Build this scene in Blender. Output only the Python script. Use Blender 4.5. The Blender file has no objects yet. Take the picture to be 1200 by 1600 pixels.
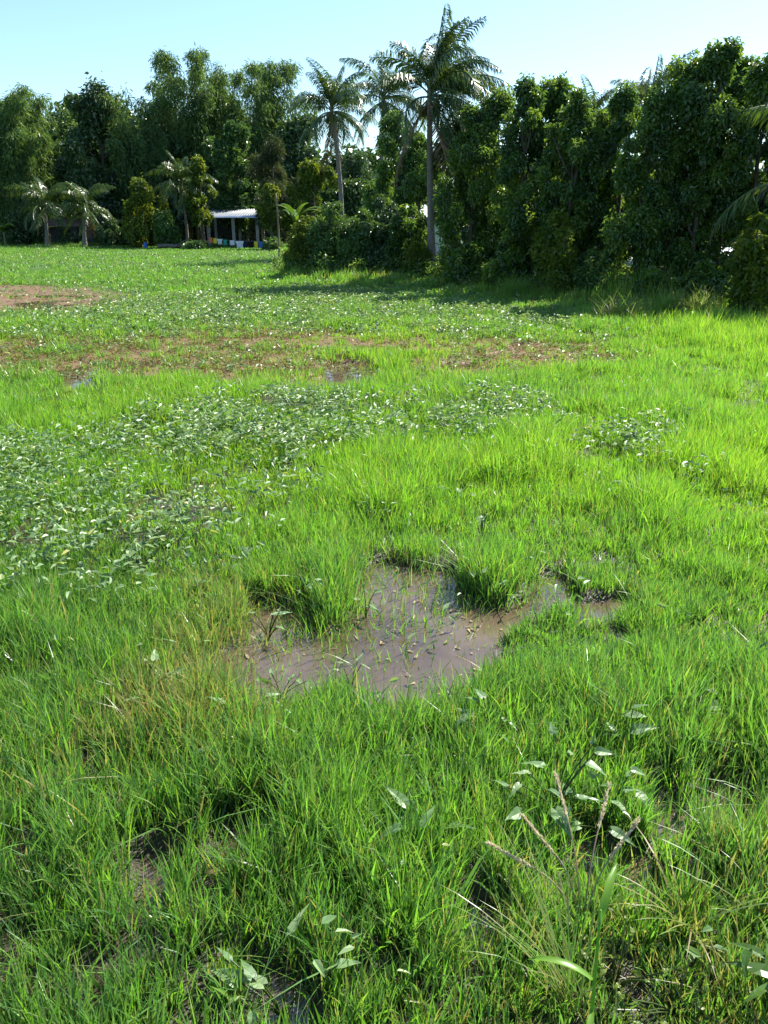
import bpy, math, random
import numpy as np
from mathutils import Vector, Euler

rng = np.random.default_rng(11)
random.seed(11)
R = math.radians
SC = bpy.context.scene
COL = SC.collection

# ------------------------------------------------------------------ camera geometry (used to survey real positions)
EYE = 2.0
FPX = 1202.0
PITCH = math.atan(450 / FPX)
CP, SP = math.cos(PITCH), math.sin(PITCH)


def at(px, py, Y):
    """world point at distance Y seen in direction (px, py) of the 1200x1600 survey frame"""
    xv, yv = (px - 600) / FPX, (800 - py) / FPX
    t = Y / (CP + yv * SP)
    return np.array([xv * t, Y, EYE + t * (-SP + yv * CP)])


def gp(px, py):
    """point of the flat field seen at (px, py)"""
    xv, yv = (px - 600) / FPX, (800 - py) / FPX
    t = EYE / (SP - yv * CP)
    return np.array([xv * t, t * (CP + yv * SP)])


# ------------------------------------------------------------------ noise and masks
def _h(ix, iy, s):
    n = (ix.astype(np.int64) * 374761393 + iy.astype(np.int64) * 668265263 + s * 974634777) & 0x7FFFFFFF
    n = ((n ^ (n >> 13)) * 1274126177) & 0x7FFFFFFF
    return ((n ^ (n >> 16)) & 0xFFFF) / 65535.0


def vn(x, y, s=0):
    x = np.asarray(x, float); y = np.asarray(y, float)
    ix, iy = np.floor(x), np.floor(y)
    fx, fy = x - ix, y - iy
    fx = fx * fx * (3 - 2 * fx); fy = fy * fy * (3 - 2 * fy)
    a, b = _h(ix, iy, s), _h(ix + 1, iy, s)
    c, d = _h(ix, iy + 1, s), _h(ix + 1, iy + 1, s)
    return (a * (1 - fx) + b * fx) * (1 - fy) + (c * (1 - fx) + d * fx) * fy


def fbm(x, y, s=0, o=3):
    v, a, tot = 0, 1, 0
    for k in range(o):
        v = v + a * vn(x * 2 ** k, y * 2 ** k, s + k * 17); tot += a; a *= 0.5
    return v / tot


def sst(a, b, x):
    t = np.clip((x - a) / (b - a), 0, 1)
    return t * t * (3 - 2 * t)


def sdf(poly, x, y):
    """signed distance, positive inside"""
    x = np.asarray(x, float); y = np.asarray(y, float)
    out = np.full(x.shape, -9.0)
    lo, hi = poly.min(0) - 1.5, poly.max(0) + 1.5
    sel = (x > lo[0]) & (x < hi[0]) & (y > lo[1]) & (y < hi[1])
    if not sel.any():
        return out
    px, py = x[sel], y[sel]
    d = np.full(px.shape, 1e9); ins = np.zeros(px.shape, bool)
    n = len(poly)
    for i in range(n):
        a, b = poly[i], poly[(i + 1) % n]
        e = b - a
        t = np.clip(((px - a[0]) * e[0] + (py - a[1]) * e[1]) / (e @ e + 1e-12), 0, 1)
        d = np.minimum(d, (px - a[0] - t * e[0]) ** 2 + (py - a[1] - t * e[1]) ** 2)
        c = ((a[1] > py) != (b[1] > py))
        xi = a[0] + (py - a[1]) * e[0] / (e[1] if abs(e[1]) > 1e-9 else 1e-9)
        ins ^= c & (px < xi)
    out[sel] = np.sqrt(d) * np.where(ins, 1, -1)
    return out


def P_(*pts):
    return np.array([gp(*p) for p in pts])


PUDDLES = [
    P_((565, 886), (640, 880), (700, 905), (735, 938), (790, 952), (825, 945), (828, 905), (880, 900), (896, 930), (885, 958),
       (825, 972), (785, 990), (766, 1020), (764, 1065), (730, 1110), (650, 1130), (560, 1115), (515, 1075), (525, 1010), (552, 950), (560, 915)),
    P_((400, 940), (450, 945), (490, 985), (545, 1005), (530, 1080), (470, 1120), (400, 1128), (338, 1105), (345, 1040), (385, 1000)),
    P_((890, 945), (985, 938), (990, 968), (900, 985)),
    P_((335, 1305), (400, 1280), (445, 1288), (440, 1345), (390, 1372), (330, 1365)),
    P_((238, 1345), (276, 1332), (270, 1445), (240, 1440)),
    P_((375, 1510), (450, 1515), (470, 1640), (380, 1640)),
    P_((1095, 1225), (1160, 1205), (1175, 1255), (1140, 1330), (1100, 1300)),
    P_((1020, 1245), (1075, 1262), (1075, 1340), (1030, 1330)),
    P_((705, 1420), (785, 1425), (780, 1510), (715, 1500)),
    P_((880, 1300), (940, 1312), (942, 1385), (892, 1380)),
    P_((975, 1335), (1020, 1335), (1015, 1410), (975, 1400)),
]
PUDDLES += [P_((90, 580), (150, 578), (150, 612), (96, 614)), P_((508, 570), (582, 568), (585, 606), (512, 608)), P_((690, 570), (745, 569), (745, 577), (690, 578))]
BROWN = P_((-80, 527), (260, 512), (520, 516), (780, 522), (950, 530), (1015, 540), (960, 562), (800, 582), (700, 590), (500, 599), (250, 597), (-80, 594))
BROWN2 = P_((-90, 444), (60, 447), (150, 457), (215, 472), (120, 488), (-90, 491))
LEAF1 = P_((-60, 730), (120, 700), (230, 680), (300, 660), (420, 640), (560, 632), (740, 640), (880, 650), (860, 678), (720, 692),
           (500, 725), (465, 800), (320, 860), (330, 885), (180, 930), (60, 955), (-60, 970))
LEAF2 = P_((-80, 500), (200, 478), (400, 452), (560, 460), (760, 478), (990, 503), (1012, 526), (900, 532), (520, 520), (-80, 528))
LEAF3 = P_((900, 690), (1010, 690), (990, 760), (900, 750))
DRY = P_((250, 920), (420, 930), (400, 1080), (330, 1200), (150, 1180), (200, 1050))
DRY2 = P_((840, 1400), (1260, 1330), (1260, 1660), (760, 1660))
TUFT = P_((985, 800), (1065, 800), (1070, 850), (990, 850))


def smooth_mask(polys, x, y, soft, wob=0.0, ws=4.0):
    if wob:
        x = x + wob * (fbm(x * ws, y * ws, 3) - .5) * 2
        y = y + wob * (fbm(x * ws + 7, y * ws + 3, 5) - .5) * 2
    m = np.zeros(np.shape(x))
    for p in polys:
        m = np.maximum(m, sst(-soft, soft, sdf(p, x, y)))
    return m


def m_water(x, y):
    return smooth_mask(PUDDLES, x, y, 0.06, 0.09, 5.0)


def m_brown(x, y):
    m = smooth_mask([BROWN], x, y, 0.7, 0.8, 0.6) * sst(.12, .48, fbm(x * .4, y * .9, 21))
    return np.maximum(m, smooth_mask([BROWN2], x, y, 0.8, 0.9, 0.5))


LX = np.array([-60, -9, -4.2, -3.3, 2.1, 6.2, 9, 16, 33])
LY = np.array([74, 73, 34, 30.5, 26.8, 20.3, 18.3, 13.5, 9])


def tree_line(x):
    return np.interp(x, LX, LY)


def ground_z(x, y):
    b = m_brown(x, y)
    w = m_water(x, y)
    z = 0.045 + 0.035 * (fbm(x * 1.6, y * 1.6, 31) - .5) + 0.02 * (vn(x * 6, y * 6, 8) - .5)
    zb = 0.012 + 0.07 * (fbm(x * .55, y * .9, 41) - .47)
    z = z * (1 - b) + zb * b
    z = z - w * 0.13
    z = z + 0.25 * sst(-4.5, 0.5, y - tree_line(x))
    return z


# ------------------------------------------------------------------ materials
def new_mat(name):
    m = bpy.data.materials.new(name)
    m.use_nodes = True
    m.node_tree.nodes.clear()
    return m


class NT:
    def __init__(s, m):
        s.m = m; s.t = m.node_tree

    def n(s, typ, **kw):
        nd = s.t.nodes.new(typ)
        for k, v in kw.items():
            if k.startswith('i_'):
                nd.inputs[k[2:].replace('_', ' ')].default_value = v
            else:
                setattr(nd, k, v)
        return nd

    def l(s, a, b):
        s.t.links.new(a, b)

    def ramp(s, fac, stops, interp='LINEAR'):
        r = s.n('ShaderNodeValToRGB')
        r.color_ramp.interpolation = interp
        el = r.color_ramp.elements
        while len(el) < len(stops):
            el.new(0.5)
        for e, (p, c) in zip(el, stops):
            e.position = p; e.color = (*c, 1)
        s.l(fac, r.inputs[0])
        return r.outputs[0]

    def mix(s, fac, a, b, mode='MIX'):
        m = s.n('ShaderNodeMix', data_type='RGBA', blend_type=mode)
        for sock, v in ((m.inputs[0], fac), (m.inputs[6], a), (m.inputs[7], b)):
            if hasattr(v, 'is_output'):
                s.l(v, sock)
            elif isinstance(v, (int, float)):
                sock.default_value = v
            else:
                sock.default_value = (*v, 1)
        return m.outputs[2]


def leaf_mat(name, stops, trans=0.35, tmul=(1.5, 1.25, .6), rough=0.42, spec=0.5, base=None, dry=None):
    """leaf stuff: glossy upper side, light through the blade; colour by the leaf's own 'rnd' attribute"""
    m = new_mat(name); t = NT(m)
    a = t.n('ShaderNodeAttribute', attribute_name='rnd')
    c = t.ramp(a.outputs['Fac'], stops)
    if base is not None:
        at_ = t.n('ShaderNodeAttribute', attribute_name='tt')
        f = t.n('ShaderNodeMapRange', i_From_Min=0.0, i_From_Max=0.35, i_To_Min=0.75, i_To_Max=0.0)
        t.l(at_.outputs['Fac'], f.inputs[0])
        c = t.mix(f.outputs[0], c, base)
    if dry is not None:
        ad = t.n('ShaderNodeAttribute', attribute_name='dry')
        c = t.mix(ad.outputs['Fac'], c, dry)
    p = t.n('ShaderNodeBsdfPrincipled', i_Roughness=rough)
    p.inputs['Specular IOR Level'].default_value = spec
    t.l(c, p.inputs['Base Color'])
    tr = t.n('ShaderNodeBsdfTranslucent')
    t.l(t.mix(1.0, c, tmul, 'MULTIPLY'), tr.inputs['Color'])
    mx = t.n('ShaderNodeMixShader', i_Fac=trans)
    t.l(p.outputs[0], mx.inputs[1]); t.l(tr.outputs[0], mx.inputs[2])
    o = t.n('ShaderNodeOutputMaterial')
    t.l(mx.outputs[0], o.inputs[0])
    return m


def solid_mat(name, c1, c2, scale=8.0, rough=0.8, bump=0.3, metal=0.0, stretch=(1, 1, 1), spec=0.3):
    m = new_mat(name); t = NT(m)
    tc = t.n('ShaderNodeTexCoord')
    mp = t.n('ShaderNodeMapping'); mp.inputs['Scale'].default_value = stretch
    t.l(tc.outputs['Object'], mp.inputs[0])
    nz = t.n('ShaderNodeTexNoise', i_Scale=scale, i_Detail=6.0, i_Roughness=0.6)
    t.l(mp.outputs[0], nz.inputs['Vector'])
    c = t.ramp(nz.outputs['Fac'], [(.3, c1), (.7, c2)])
    p = t.n('ShaderNodeBsdfPrincipled', i_Roughness=rough, i_Metallic=metal)
    p.inputs['Specular IOR Level'].default_value = spec
    t.l(c, p.inputs['Base Color'])
    b = t.n('ShaderNodeBump', i_Strength=bump, i_Distance=0.05)
    t.l(nz.outputs['Fac'], b.inputs['Height']); t.l(b.outputs[0], p.inputs['Normal'])
    o = t.n('ShaderNodeOutputMaterial'); t.l(p.outputs[0], o.inputs[0])
    return m


M = {}
M['grass'] = leaf_mat('grass_blade', [(0, (.065, .150, .052)), (.35, (.115, .245, .062)), (.7, (.150, .32, .034)), (1, (.22, .36, .035))],
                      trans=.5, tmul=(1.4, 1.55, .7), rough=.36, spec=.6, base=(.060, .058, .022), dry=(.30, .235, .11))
M['straw'] = leaf_mat('straw', [(0, (.20, .13, .08)), (1, (.42, .34, .22))], trans=.2, tmul=(1, 1, 1), rough=.7, spec=.15)
M['spinach'] = leaf_mat('broad_weed_leaf', [(0, (.09, .17, .06)), (.6, (.16, .26, .10)), (.96, (.24, .33, .15)), (1, (.38, .36, .09))],
                        trans=.33, tmul=(1.4, 1.4, .6), rough=.45, spec=.6)
M['redweed'] = leaf_mat('brown_weed_leaf', [(0, (.14, .085, .034)), (.4, (.18, .125, .045)), (.65, (.15, .16, .045)), (1, (.14, .20, .05))],
                        trans=.3, tmul=(1.2, 1, .7), rough=.6, spec=.3)
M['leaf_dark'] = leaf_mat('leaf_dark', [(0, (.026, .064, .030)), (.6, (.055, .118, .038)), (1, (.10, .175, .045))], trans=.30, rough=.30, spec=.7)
M['leaf_row'] = leaf_mat('leaf_row', [(0, (.030, .078, .028)), (.5, (.080, .170, .034)), (.82, (.14, .25, .04)), (1, (.21, .31, .05))], trans=.5, rough=.27, spec=.8)
M['leaf_mid'] = leaf_mat('leaf_mid', [(0, (.042, .100, .032)), (.6, (.085, .175, .042)), (1, (.14, .24, .05))], trans=.34, rough=.42, spec=.5)
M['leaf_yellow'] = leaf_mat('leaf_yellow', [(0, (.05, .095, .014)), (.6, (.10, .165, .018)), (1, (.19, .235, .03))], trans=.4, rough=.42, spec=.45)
M['leaf_bamboo'] = leaf_mat('leaf_bamboo', [(0, (.050, .112, .040)), (.6, (.100, .195, .058)), (1, (.165, .27, .08))], trans=.38, rough=.45, spec=.4)
M['leaf_gray'] = leaf_mat('leaf_feathery', [(0, (.034, .058, .030)), (1, (.085, .120, .055))], trans=.35, rough=.5, spec=.3)
M['frond'] = leaf_mat('palm_leaflet', [(0, (.028, .066, .020)), (.7, (.062, .118, .028)), (.93, (.11, .15, .04)), (1, (.22, .17, .06))], trans=.32, tmul=(1.6, 1.4, .5), rough=.33, spec=.55)
M['frond_dead'] = leaf_mat('dead_palm_leaflet', [(0, (.14, .09, .05)), (1, (.27, .19, .10))], trans=.2, tmul=(1, .9, .7), rough=.5, spec=.3)
M['banana'] = leaf_mat('banana_leaf', [(0, (.04, .10, .015)), (1, (.10, .19, .03))], trans=.4, rough=.35, spec=.6)
M['bark'] = solid_mat('bark', (.035, .028, .022), (.13, .11, .09), 14, .9, .7, stretch=(1, 1, .3))
M['palm_bark'] = solid_mat('palm_bark', (.10, .088, .078), (.25, .225, .20), 10, .9, .6, stretch=(1, 1, 3.0))
M['culm'] = solid_mat('bamboo_culm', (.06, .075, .025), (.16, .15, .06), 6, .5, .2, stretch=(1, 1, .3))
M['pole'] = solid_mat('weathered_wood', (.12, .085, .055), (.27, .21, .15), 12, .85, .5, stretch=(1, 1, .15))
M['concrete'] = solid_mat('concrete', (.20, .195, .18), (.36, .35, .33), 5, .9, .3)
M['block'] = solid_mat('stained_dimmed_block', (.08, .08, .085), (.17, .17, .18), 3, .9, .4)  # stained block, its colour darkened further to read as shaded
M['darkwall'] = solid_mat('dark_boards_and_shade', (.018, .017, .02), (.05, .045, .045), 3, .9, .3, stretch=(4, 1, .4))  # dark boards; on the shed's back wall the colour also carries interior shade
M['metal'] = solid_mat('zinc_sheet', (.45, .48, .52), (.66, .68, .70), 2.2, .38, .15, metal=.75, spec=.5)
M['palemetal'] = solid_mat('pale_sheet', (.62, .65, .68), (.80, .82, .83), 2.0, .5, .1, metal=.1)
M['rust'] = solid_mat('rusted_sheet', (.10, .055, .04), (.22, .15, .12), 3, .8, .2)
M['whitewall'] = solid_mat('white_wall', (.66, .67, .68), (.80, .80, .79), 2, .8, .1)
M['dark'] = solid_mat('painted_dark_opening', (.01, .01, .012), (.02, .02, .022), 3, .6, .1)  # near-black colour takes the place of shade inside the windows
M['rope'] = solid_mat('rope', (.20, .18, .15), (.30, .28, .24), 20, .9, .1)
M['seed'] = leaf_mat('seed_head', [(0, (.55, .45, .27)), (1, (.75, .66, .48))], trans=.4, tmul=(1, 1, .9), rough=.6, spec=.2)
M['nut'] = solid_mat('coconut', (.06, .07, .02), (.14, .12, .04), 6, .5, .1)
CLOTH = {}
for k, c in dict(orange=(.70, .20, .07), yellow=(.75, .60, .05), white=(.75, .76, .80), teal=(.05, .33, .28), black=(.012, .012, .015),
                 navy=(.02, .025, .05), blue=(.06, .16, .46), red=(.38, .03, .06), lilac=(.58, .56, .70), pale=(.62, .68, .66)).items():
    CLOTH[k] = solid_mat('cloth_' + k, tuple(v * .85 for v in c), c, 9, .9, .2, spec=.1)


def ground_material():
    m = new_mat('wet_field_soil'); t = NT(m)
    geo = t.n('ShaderNodeNewGeometry')
    n1 = t.n('ShaderNodeTexNoise', i_Scale=3.0, i_Detail=8.0, i_Roughness=.65); t.l(geo.outputs['Position'], n1.inputs['Vector'])
    n2 = t.n('ShaderNodeTexNoise', i_Scale=40.0, i_Detail=4.0); t.l(geo.outputs['Position'], n2.inputs['Vector'])
    soil = t.ramp(n1.outputs['Fac'], [(.3, (.024, .021, .012)), (.6, (.046, .037, .021)), (.8, (.045, .055, .018))])
    mud = t.ramp(n1.outputs['Fac'], [(.3, (.125, .068, .030)), (.55, (.20, .115, .050)), (.75, (.17, .12, .045))])
    turf = t.ramp(n1.outputs['Fac'], [(.3, (.038, .080, .014)), (.7, (.075, .13, .022))])
    ab = t.n('ShaderNodeAttribute', attribute_name='brown')
    ag = t.n('ShaderNodeAttribute', attribute_name='turf')
    c = t.mix(ag.outputs['Fac'], soil, turf)
    c = t.mix(ab.outputs['Fac'], c, mud)
    c = t.mix(.35, c, t.ramp(n2.outputs['Fac'], [(.3, (.35, .35, .35)), (.7, (1, 1, 1))]), 'MULTIPLY')
    p = t.n('ShaderNodeBsdfPrincipled', i_Roughness=.5)
    p.inputs['Specular IOR Level'].default_value = .3
    t.l(c, p.inputs['Base Color'])
    b = t.n('ShaderNodeBump', i_Strength=.6, i_Distance=.03)
    t.l(n2.outputs['Fac'], b.inputs['Height']); t.l(b.outputs[0], p.inputs['Normal'])
    o = t.n('ShaderNodeOutputMaterial'); t.l(p.outputs[0], o.inputs[0])
    return m


def water_material():
    m = new_mat('muddy_water'); t = NT(m)
    geo = t.n('ShaderNodeNewGeometry')
    n1 = t.n('ShaderNodeTexNoise', i_Scale=1.6, i_Detail=5.0, i_Roughness=.6); t.l(geo.outputs['Position'], n1.inputs['Vector'])
    c = t.ramp(n1.outputs['Fac'], [(.3, (.052, .036, .022)), (.7, (.125, .090, .062))])
    p = t.n('ShaderNodeBsdfPrincipled', i_Roughness=.02, i_IOR=1.5)
    p.inputs['Specular IOR Level'].default_value = .8
    t.l(c, p.inputs['Base Color'])
    n2 = t.n('ShaderNodeTexNoise', i_Scale=5.0, i_Detail=3.0); t.l(geo.outputs['Position'], n2.inputs['Vector'])
    b = t.n('ShaderNodeBump', i_Strength=.06, i_Distance=.02)
    t.l(n2.outputs['Fac'], b.inputs['Height']); t.l(b.outputs[0], p.inputs['Normal'])
    o = t.n('ShaderNodeOutputMaterial'); t.l(p.outputs[0], o.inputs[0])
    return m


# ------------------------------------------------------------------ mesh helpers
def link(name, me, parent=None):
    o = bpy.data.objects.new(name, me)
    COL.objects.link(o)
    if parent is not None:
        o.parent = parent
    return o


def tag(o, label=None, cat=None, group=None, kind=None):
    if label: o['label'] = label
    if cat: o['category'] = cat
    if group: o['group'] = group
    if kind: o['kind'] = kind
    return o


def empty(name, loc, label, cat, group=None, rz=0.0):
    o = bpy.data.objects.new(name, None)
    o.empty_display_size = .3
    COL.objects.link(o)
    o.location = [float(v) for v in loc]; o.rotation_euler.z = rz
    return tag(o, label, cat, group)


class MB:
    """collects vertices, faces and per-vertex attributes into one mesh"""

    def __init__(s):
        s.v, s.f, s.a, s.n, s.sm = [], [], {}, 0, False

    def add(s, V, faces, **attrs):
        V = np.asarray(V, float).reshape(-1, 3)
        for F in faces:
            F = np.asarray(F, np.int64)
            if len(F):
                s.f.append(F + s.n)
        for k in set(list(s.a) + list(attrs)):
            s.a.setdefault(k, [np.zeros(s.n)] if s.n else [])
            val = attrs.get(k, 0.0)
            s.a[k].append(np.broadcast_to(np.asarray(val, float), (len(V),)))
        s.v.append(V); s.n += len(V)
        return s

    def mesh(s, name, mat, smooth=False):
        V = np.concatenate(s.v)
        me = bpy.data.meshes.new(name)
        me.vertices.add(len(V)); me.vertices.foreach_set('co', V.astype(np.float32).ravel())
        idx = np.concatenate([F.ravel() for F in s.f])
        tot = np.concatenate([np.full(len(F), F.shape[1]) for F in s.f])
        st = np.concatenate([[0], np.cumsum(tot)[:-1]])
        me.loops.add(len(idx)); me.loops.foreach_set('vertex_index', idx.astype(np.int32))
        me.polygons.add(len(tot))
        me.polygons.foreach_set('loop_start', st.astype(np.int32))
        me.polygons.foreach_set('loop_total', tot.astype(np.int32))
        if not smooth:
            me.polygons.foreach_set('use_smooth', np.zeros(len(tot), bool))
        else:
            me.polygons.foreach_set('use_smooth', np.ones(len(tot), bool))
        for k, L in s.a.items():
            A = me.attributes.new(k, 'FLOAT', 'POINT')
            A.data.foreach_set('value', np.concatenate(L).astype(np.float32))
        me.update(calc_edges=True)
        if mat is not None:
            me.materials.append(mat)
        return me

    def build(s, name, mat, parent=None, smooth=False):
        return link(name, s.mesh(name, mat, smooth), parent)

    def box(s, x0, x1, y0, y1, z0, z1):
        V = [(x, y, z) for z in (z0, z1) for y in (y0, y1) for x in (x0, x1)]
        return s.add(V, [np.array([(0, 2, 3, 1), (4, 5, 7, 6), (0, 1, 5, 4), (2, 6, 7, 3), (0, 4, 6, 2), (1, 3, 7, 5)])])

    def tube(s, pts, rad, sides=7, cap=True, **attrs):
        pts = np.asarray(pts, float); rad = np.broadcast_to(np.asarray(rad, float), (len(pts),))
        T = np.gradient(pts, axis=0); T /= np.linalg.norm(T, axis=1)[:, None] + 1e-9
        ref = np.array([0, 1, 0]) if abs(T[0][2]) > .8 else np.array([0, 0, 1.])
        A = np.cross(T, ref); A /= np.linalg.norm(A, axis=1)[:, None] + 1e-9
        B = np.cross(T, A)
        an = np.arange(sides) / sides * 2 * math.pi
        V = pts[:, None] + rad[:, None, None] * (A[:, None] * np.cos(an)[None, :, None] + B[:, None] * np.sin(an)[None, :, None])
        F = []
        for i in range(len(pts) - 1):
            for k in range(sides):
                F.append((i * sides + k, i * sides + (k + 1) % sides, (i + 1) * sides + (k + 1) % sides, (i + 1) * sides + k))
        fs = [np.array(F)]
        if cap:
            fs += [np.arange(sides)[None, ::-1], (np.arange(sides) + (len(pts) - 1) * sides)[None]]
        return s.add(V.reshape(-1, 3), fs, **attrs)


def nrm(v):
    return v / (np.linalg.norm(v, axis=-1, keepdims=True) + 1e-9)


def add_leaves(mb, P, D, N, L, W, rnd, fold=.25, curl=.2, fine=False):
    """folded leaves: P base, D along the leaf, N its upper side"""
    n = len(P)
    L = np.broadcast_to(np.asarray(L, float), (n,))[:, None]; W = np.broadcast_to(np.asarray(W, float), (n,))[:, None]
    D = nrm(D); S = nrm(np.cross(D, N)); N = np.cross(S, D)
    if fine:
        k = [P, P + D * L * .22 + S * W * .46 + N * W * fold * .8, P + D * L * .6 + S * W * .36 + N * W * fold * .6 - N * L * curl * .3,
             P + D * L - N * L * curl, P + D * L * .6 - S * W * .36 + N * W * fold * .6 - N * L * curl * .3, P + D * L * .22 - S * W * .46 + N * W * fold * .8]
        V = np.stack(k, 1).reshape(-1, 3)
        b = np.arange(n)[:, None] * 6
        mb.add(V, [b + np.array([[0, 1, 2, 3]]), b + np.array([[0, 3, 4, 5]])], rnd=np.repeat(rnd, 6))
    else:
        k = [P, P + D * L * .45 + S * W * .5 + N * W * fold, P + D * L - N * L * curl, P + D * L * .45 - S * W * .5 + N * W * fold]
        V = np.stack(k, 1).reshape(-1, 3)
        b = np.arange(n)[:, None] * 4
        mb.add(V, [b + np.array([[0, 1, 2]]), b + np.array([[0, 2, 3]])], rnd=np.repeat(rnd, 4))
    return mb


def shaped_leaf(mb, P, D, N, L, W, rnd, g):
    """one heart-based pointed leaf, folded along its midrib and arched"""
    D = nrm(D); S = nrm(np.cross(D, N)); N = np.cross(S, D)
    t = np.array([-.12, 0, .1, .25, .42, .6, .8, 1.0]); w = np.array([.22, .42, .5, .47, .38, .26, .12, 0.004])
    wv = g.normal(size=(2, 8)) * .05
    c = P + D * (t * L)[:, None] - N * (t * t * L * g.uniform(.1, .45))[:, None]
    f = g.uniform(.1, .35)
    a = c + S * (w * W)[:, None] + N * ((w * f + wv[0]) * W)[:, None]
    b = c - S * (w * W)[:, None] + N * ((w * f + wv[1]) * W)[:, None]
    c[0] = P
    mb.add(np.concatenate([a, c, b]), [np.array([(o + i, o + i + 1, o + i + 9, o + i + 8) for o in (0, 8) for i in range(7)])], rnd=rnd)


def blob_leaves(mb, blobs, n, L, W, droop=.5, up=.55, shell=.45, g=None, tone=.5):
    """n leaves spread through soft clumps given as (cx, cy, cz, rx, ry, rz)"""
    g = g or rng
    B = np.asarray(blobs, float)
    wgt = (B[:, 3] * B[:, 5]) ** 1.0
    i = g.choice(len(B), n, p=wgt / wgt.sum())
    u = nrm(g.normal(size=(n, 3)))
    rad = shell + (1 - shell) * g.random(n) ** .6
    rad *= 1 + .18 * g.normal(size=n)
    P = B[i, :3] + u * B[i, 3:6] * rad[:, None]
    N = nrm(.55 * u + np.array([0, 0, up]) + .55 * g.normal(size=(n, 3)))
    D = nrm(.55 * u + .7 * g.normal(size=(n, 3)) + np.array([0, 0, -droop]))
    D = nrm(D - N * (D * N).sum(1)[:, None] * .7)
    bt = g.random(len(B))
    rn = np.clip(tone * bt[i] + (1 - tone) * g.random(n), 0, 1)
    s = g.uniform(.5, 1.35, n)
    return add_leaves(mb, P, D, N, L * s, W * s, rn)


def limbs(mb, base, blobs, H, r0, g, lean=(0, 0), fork=.35, count=9, sides=7):
    """tapered trunk with limbs that run to the clump centres"""
    zt = H * .82
    ts = np.linspace(0, 1, 9)
    wob = g.normal(size=(9, 2)) * .03 * H * .15
    pts = np.stack([lean[0] * ts + wob[:, 0] * ts, lean[1] * ts + wob[:, 1] * ts, ts * zt - .08], 1)
    mb.tube(pts, r0 * (1 - .8 * ts) * (1 + .5 * np.exp(-ts * 14)), sides)
    B = np.asarray(blobs)
    for b in B[g.choice(len(B), min(count, len(B)), replace=False)]:
        f = np.clip(b[2] / zt - .18 - .1 * g.random(), .12, .95)
        p0 = np.array([np.interp(f, ts, pts[:, k]) for k in range(3)])
        p2 = b[:3]
        pm = (p0 + p2) / 2 + np.array([0, 0, -.04 * H]) + g.normal(size=3) * .02 * H
        q = np.linspace(0, 1, 5)[:, None]
        c = (1 - q) ** 2 * p0 + 2 * q * (1 - q) * pm + q * q * p2
        mb.tube(c, r0 * .42 * (1 - .75 * q[:, 0]), 5)


def make_tree(name, px, Y, top, wpx, label, cat='tree', group=None, kind='round', mat='leaf_mid', n=9000, leaf=(.3, .16), base=.3,
              seed=0, r0=None, nb=None, droop=.5, shell=.45, depth=1.0, lean=0.0):
    g = np.random.default_rng(1000 + seed)
    p = at(px, top, Y)
    H = p[2]; x0 = at(px, 350, Y)[0]
    z0 = float(ground_z(np.array([x0]), np.array([Y]))[0])
    H -= z0
    depthc = Y * CP
    Rr = wpx / FPX * depthc / 2
    root = empty(name, (x0, Y, z0), label, cat, group)
    blobs = []
    if kind == 'round':
        nb = nb or 26
        zc, rz = H * (base + (1 - base) / 2), H * (1 - base) / 2
        for k in range(nb):
            u = nrm(g.normal(size=3)); q = g.uniform(.35, .84)
            s = g.uniform(.22, .42)
            blobs.append((u[0] * Rr * q, u[1] * Rr * q * depth, zc + u[2] * rz * q * .95, Rr * s * 1.1, Rr * s * 1.1, Rr * s * .85))
        blobs.append((0, 0, H - Rr * .3, Rr * .35, Rr * .35, Rr * .3))
    elif kind == 'column':
        nb = nb or 34
        ph = g.uniform(0, 6.28, 3)
        for k in range(nb):
            f = base + (1 - base) * (k + g.random()) / nb
            if g.random() < .14: continue
            prof = .55 + .6 * math.sin(min(1, f * 1.05) * math.pi * .92) - (.25 if f > .85 else 0)
            a = g.uniform(0, 2 * math.pi)
            q = Rr * prof * g.uniform(.3, .9) * (1 + .4 * math.sin(a + ph[0] + f * 9) * math.sin(f * 14 + ph[1]))
            s = Rr * g.uniform(.2, .44)
            blobs.append((math.cos(a) * q, math.sin(a) * q * depth, f * H - s * .5, s, s, s * g.uniform(.8, 1.5)))
        for k in range(9):                                            # stray boughs that break the outline
            a = g.uniform(0, 2 * math.pi); q = Rr * g.uniform(.85, 1.2); f = g.uniform(max(base, .15), .97)
            q *= 1 if f < .75 else .7
            s = Rr * g.uniform(.14, .26)
            blobs.append((math.cos(a) * q, math.sin(a) * q * depth, f * H - s, s, s, s * g.uniform(.8, 1.6)))
        blobs.append((g.normal() * .1 * Rr, 0, H - Rr * .32, Rr * .3, Rr * .3, Rr * .36))
    elif kind == 'shrub':
        nb = nb or 18
        for k in range(nb):
            a = g.uniform(0, 2 * math.pi); q = Rr * math.sqrt(g.random()) * .8
            hh = H * (1 - .45 * (q / Rr) ** 2) * g.uniform(.25, 1)
            s = Rr * g.uniform(.25, .42)
            blobs.append((math.cos(a) * q, math.sin(a) * q * depth, max(hh - s, s * .6), s, s, s * .9))
        for k in range(9):
            a = g.uniform(0, 2 * math.pi); q = Rr * g.uniform(.1, 1.0); s = Rr * g.uniform(.1, .2)
            blobs.append((math.cos(a) * q, math.sin(a) * q * depth, max(H * (1.06 - .45 * (q / Rr) ** 2) - s, s), s, s, s * 1.5))
    tb = MB()
    limbs(tb, None, blobs, H, r0 or .035 * H ** .9, g, lean=(lean, 0), count=10 if kind != 'shrub' else 6)
    tb.build('trunk', M['bark'], root, True)
    cb = MB()
    blob_leaves(cb, blobs, n, leaf[0], leaf[1], droop=droop, shell=shell, g=g)
    cb.build('crown', M[mat], root)
    return root


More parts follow.
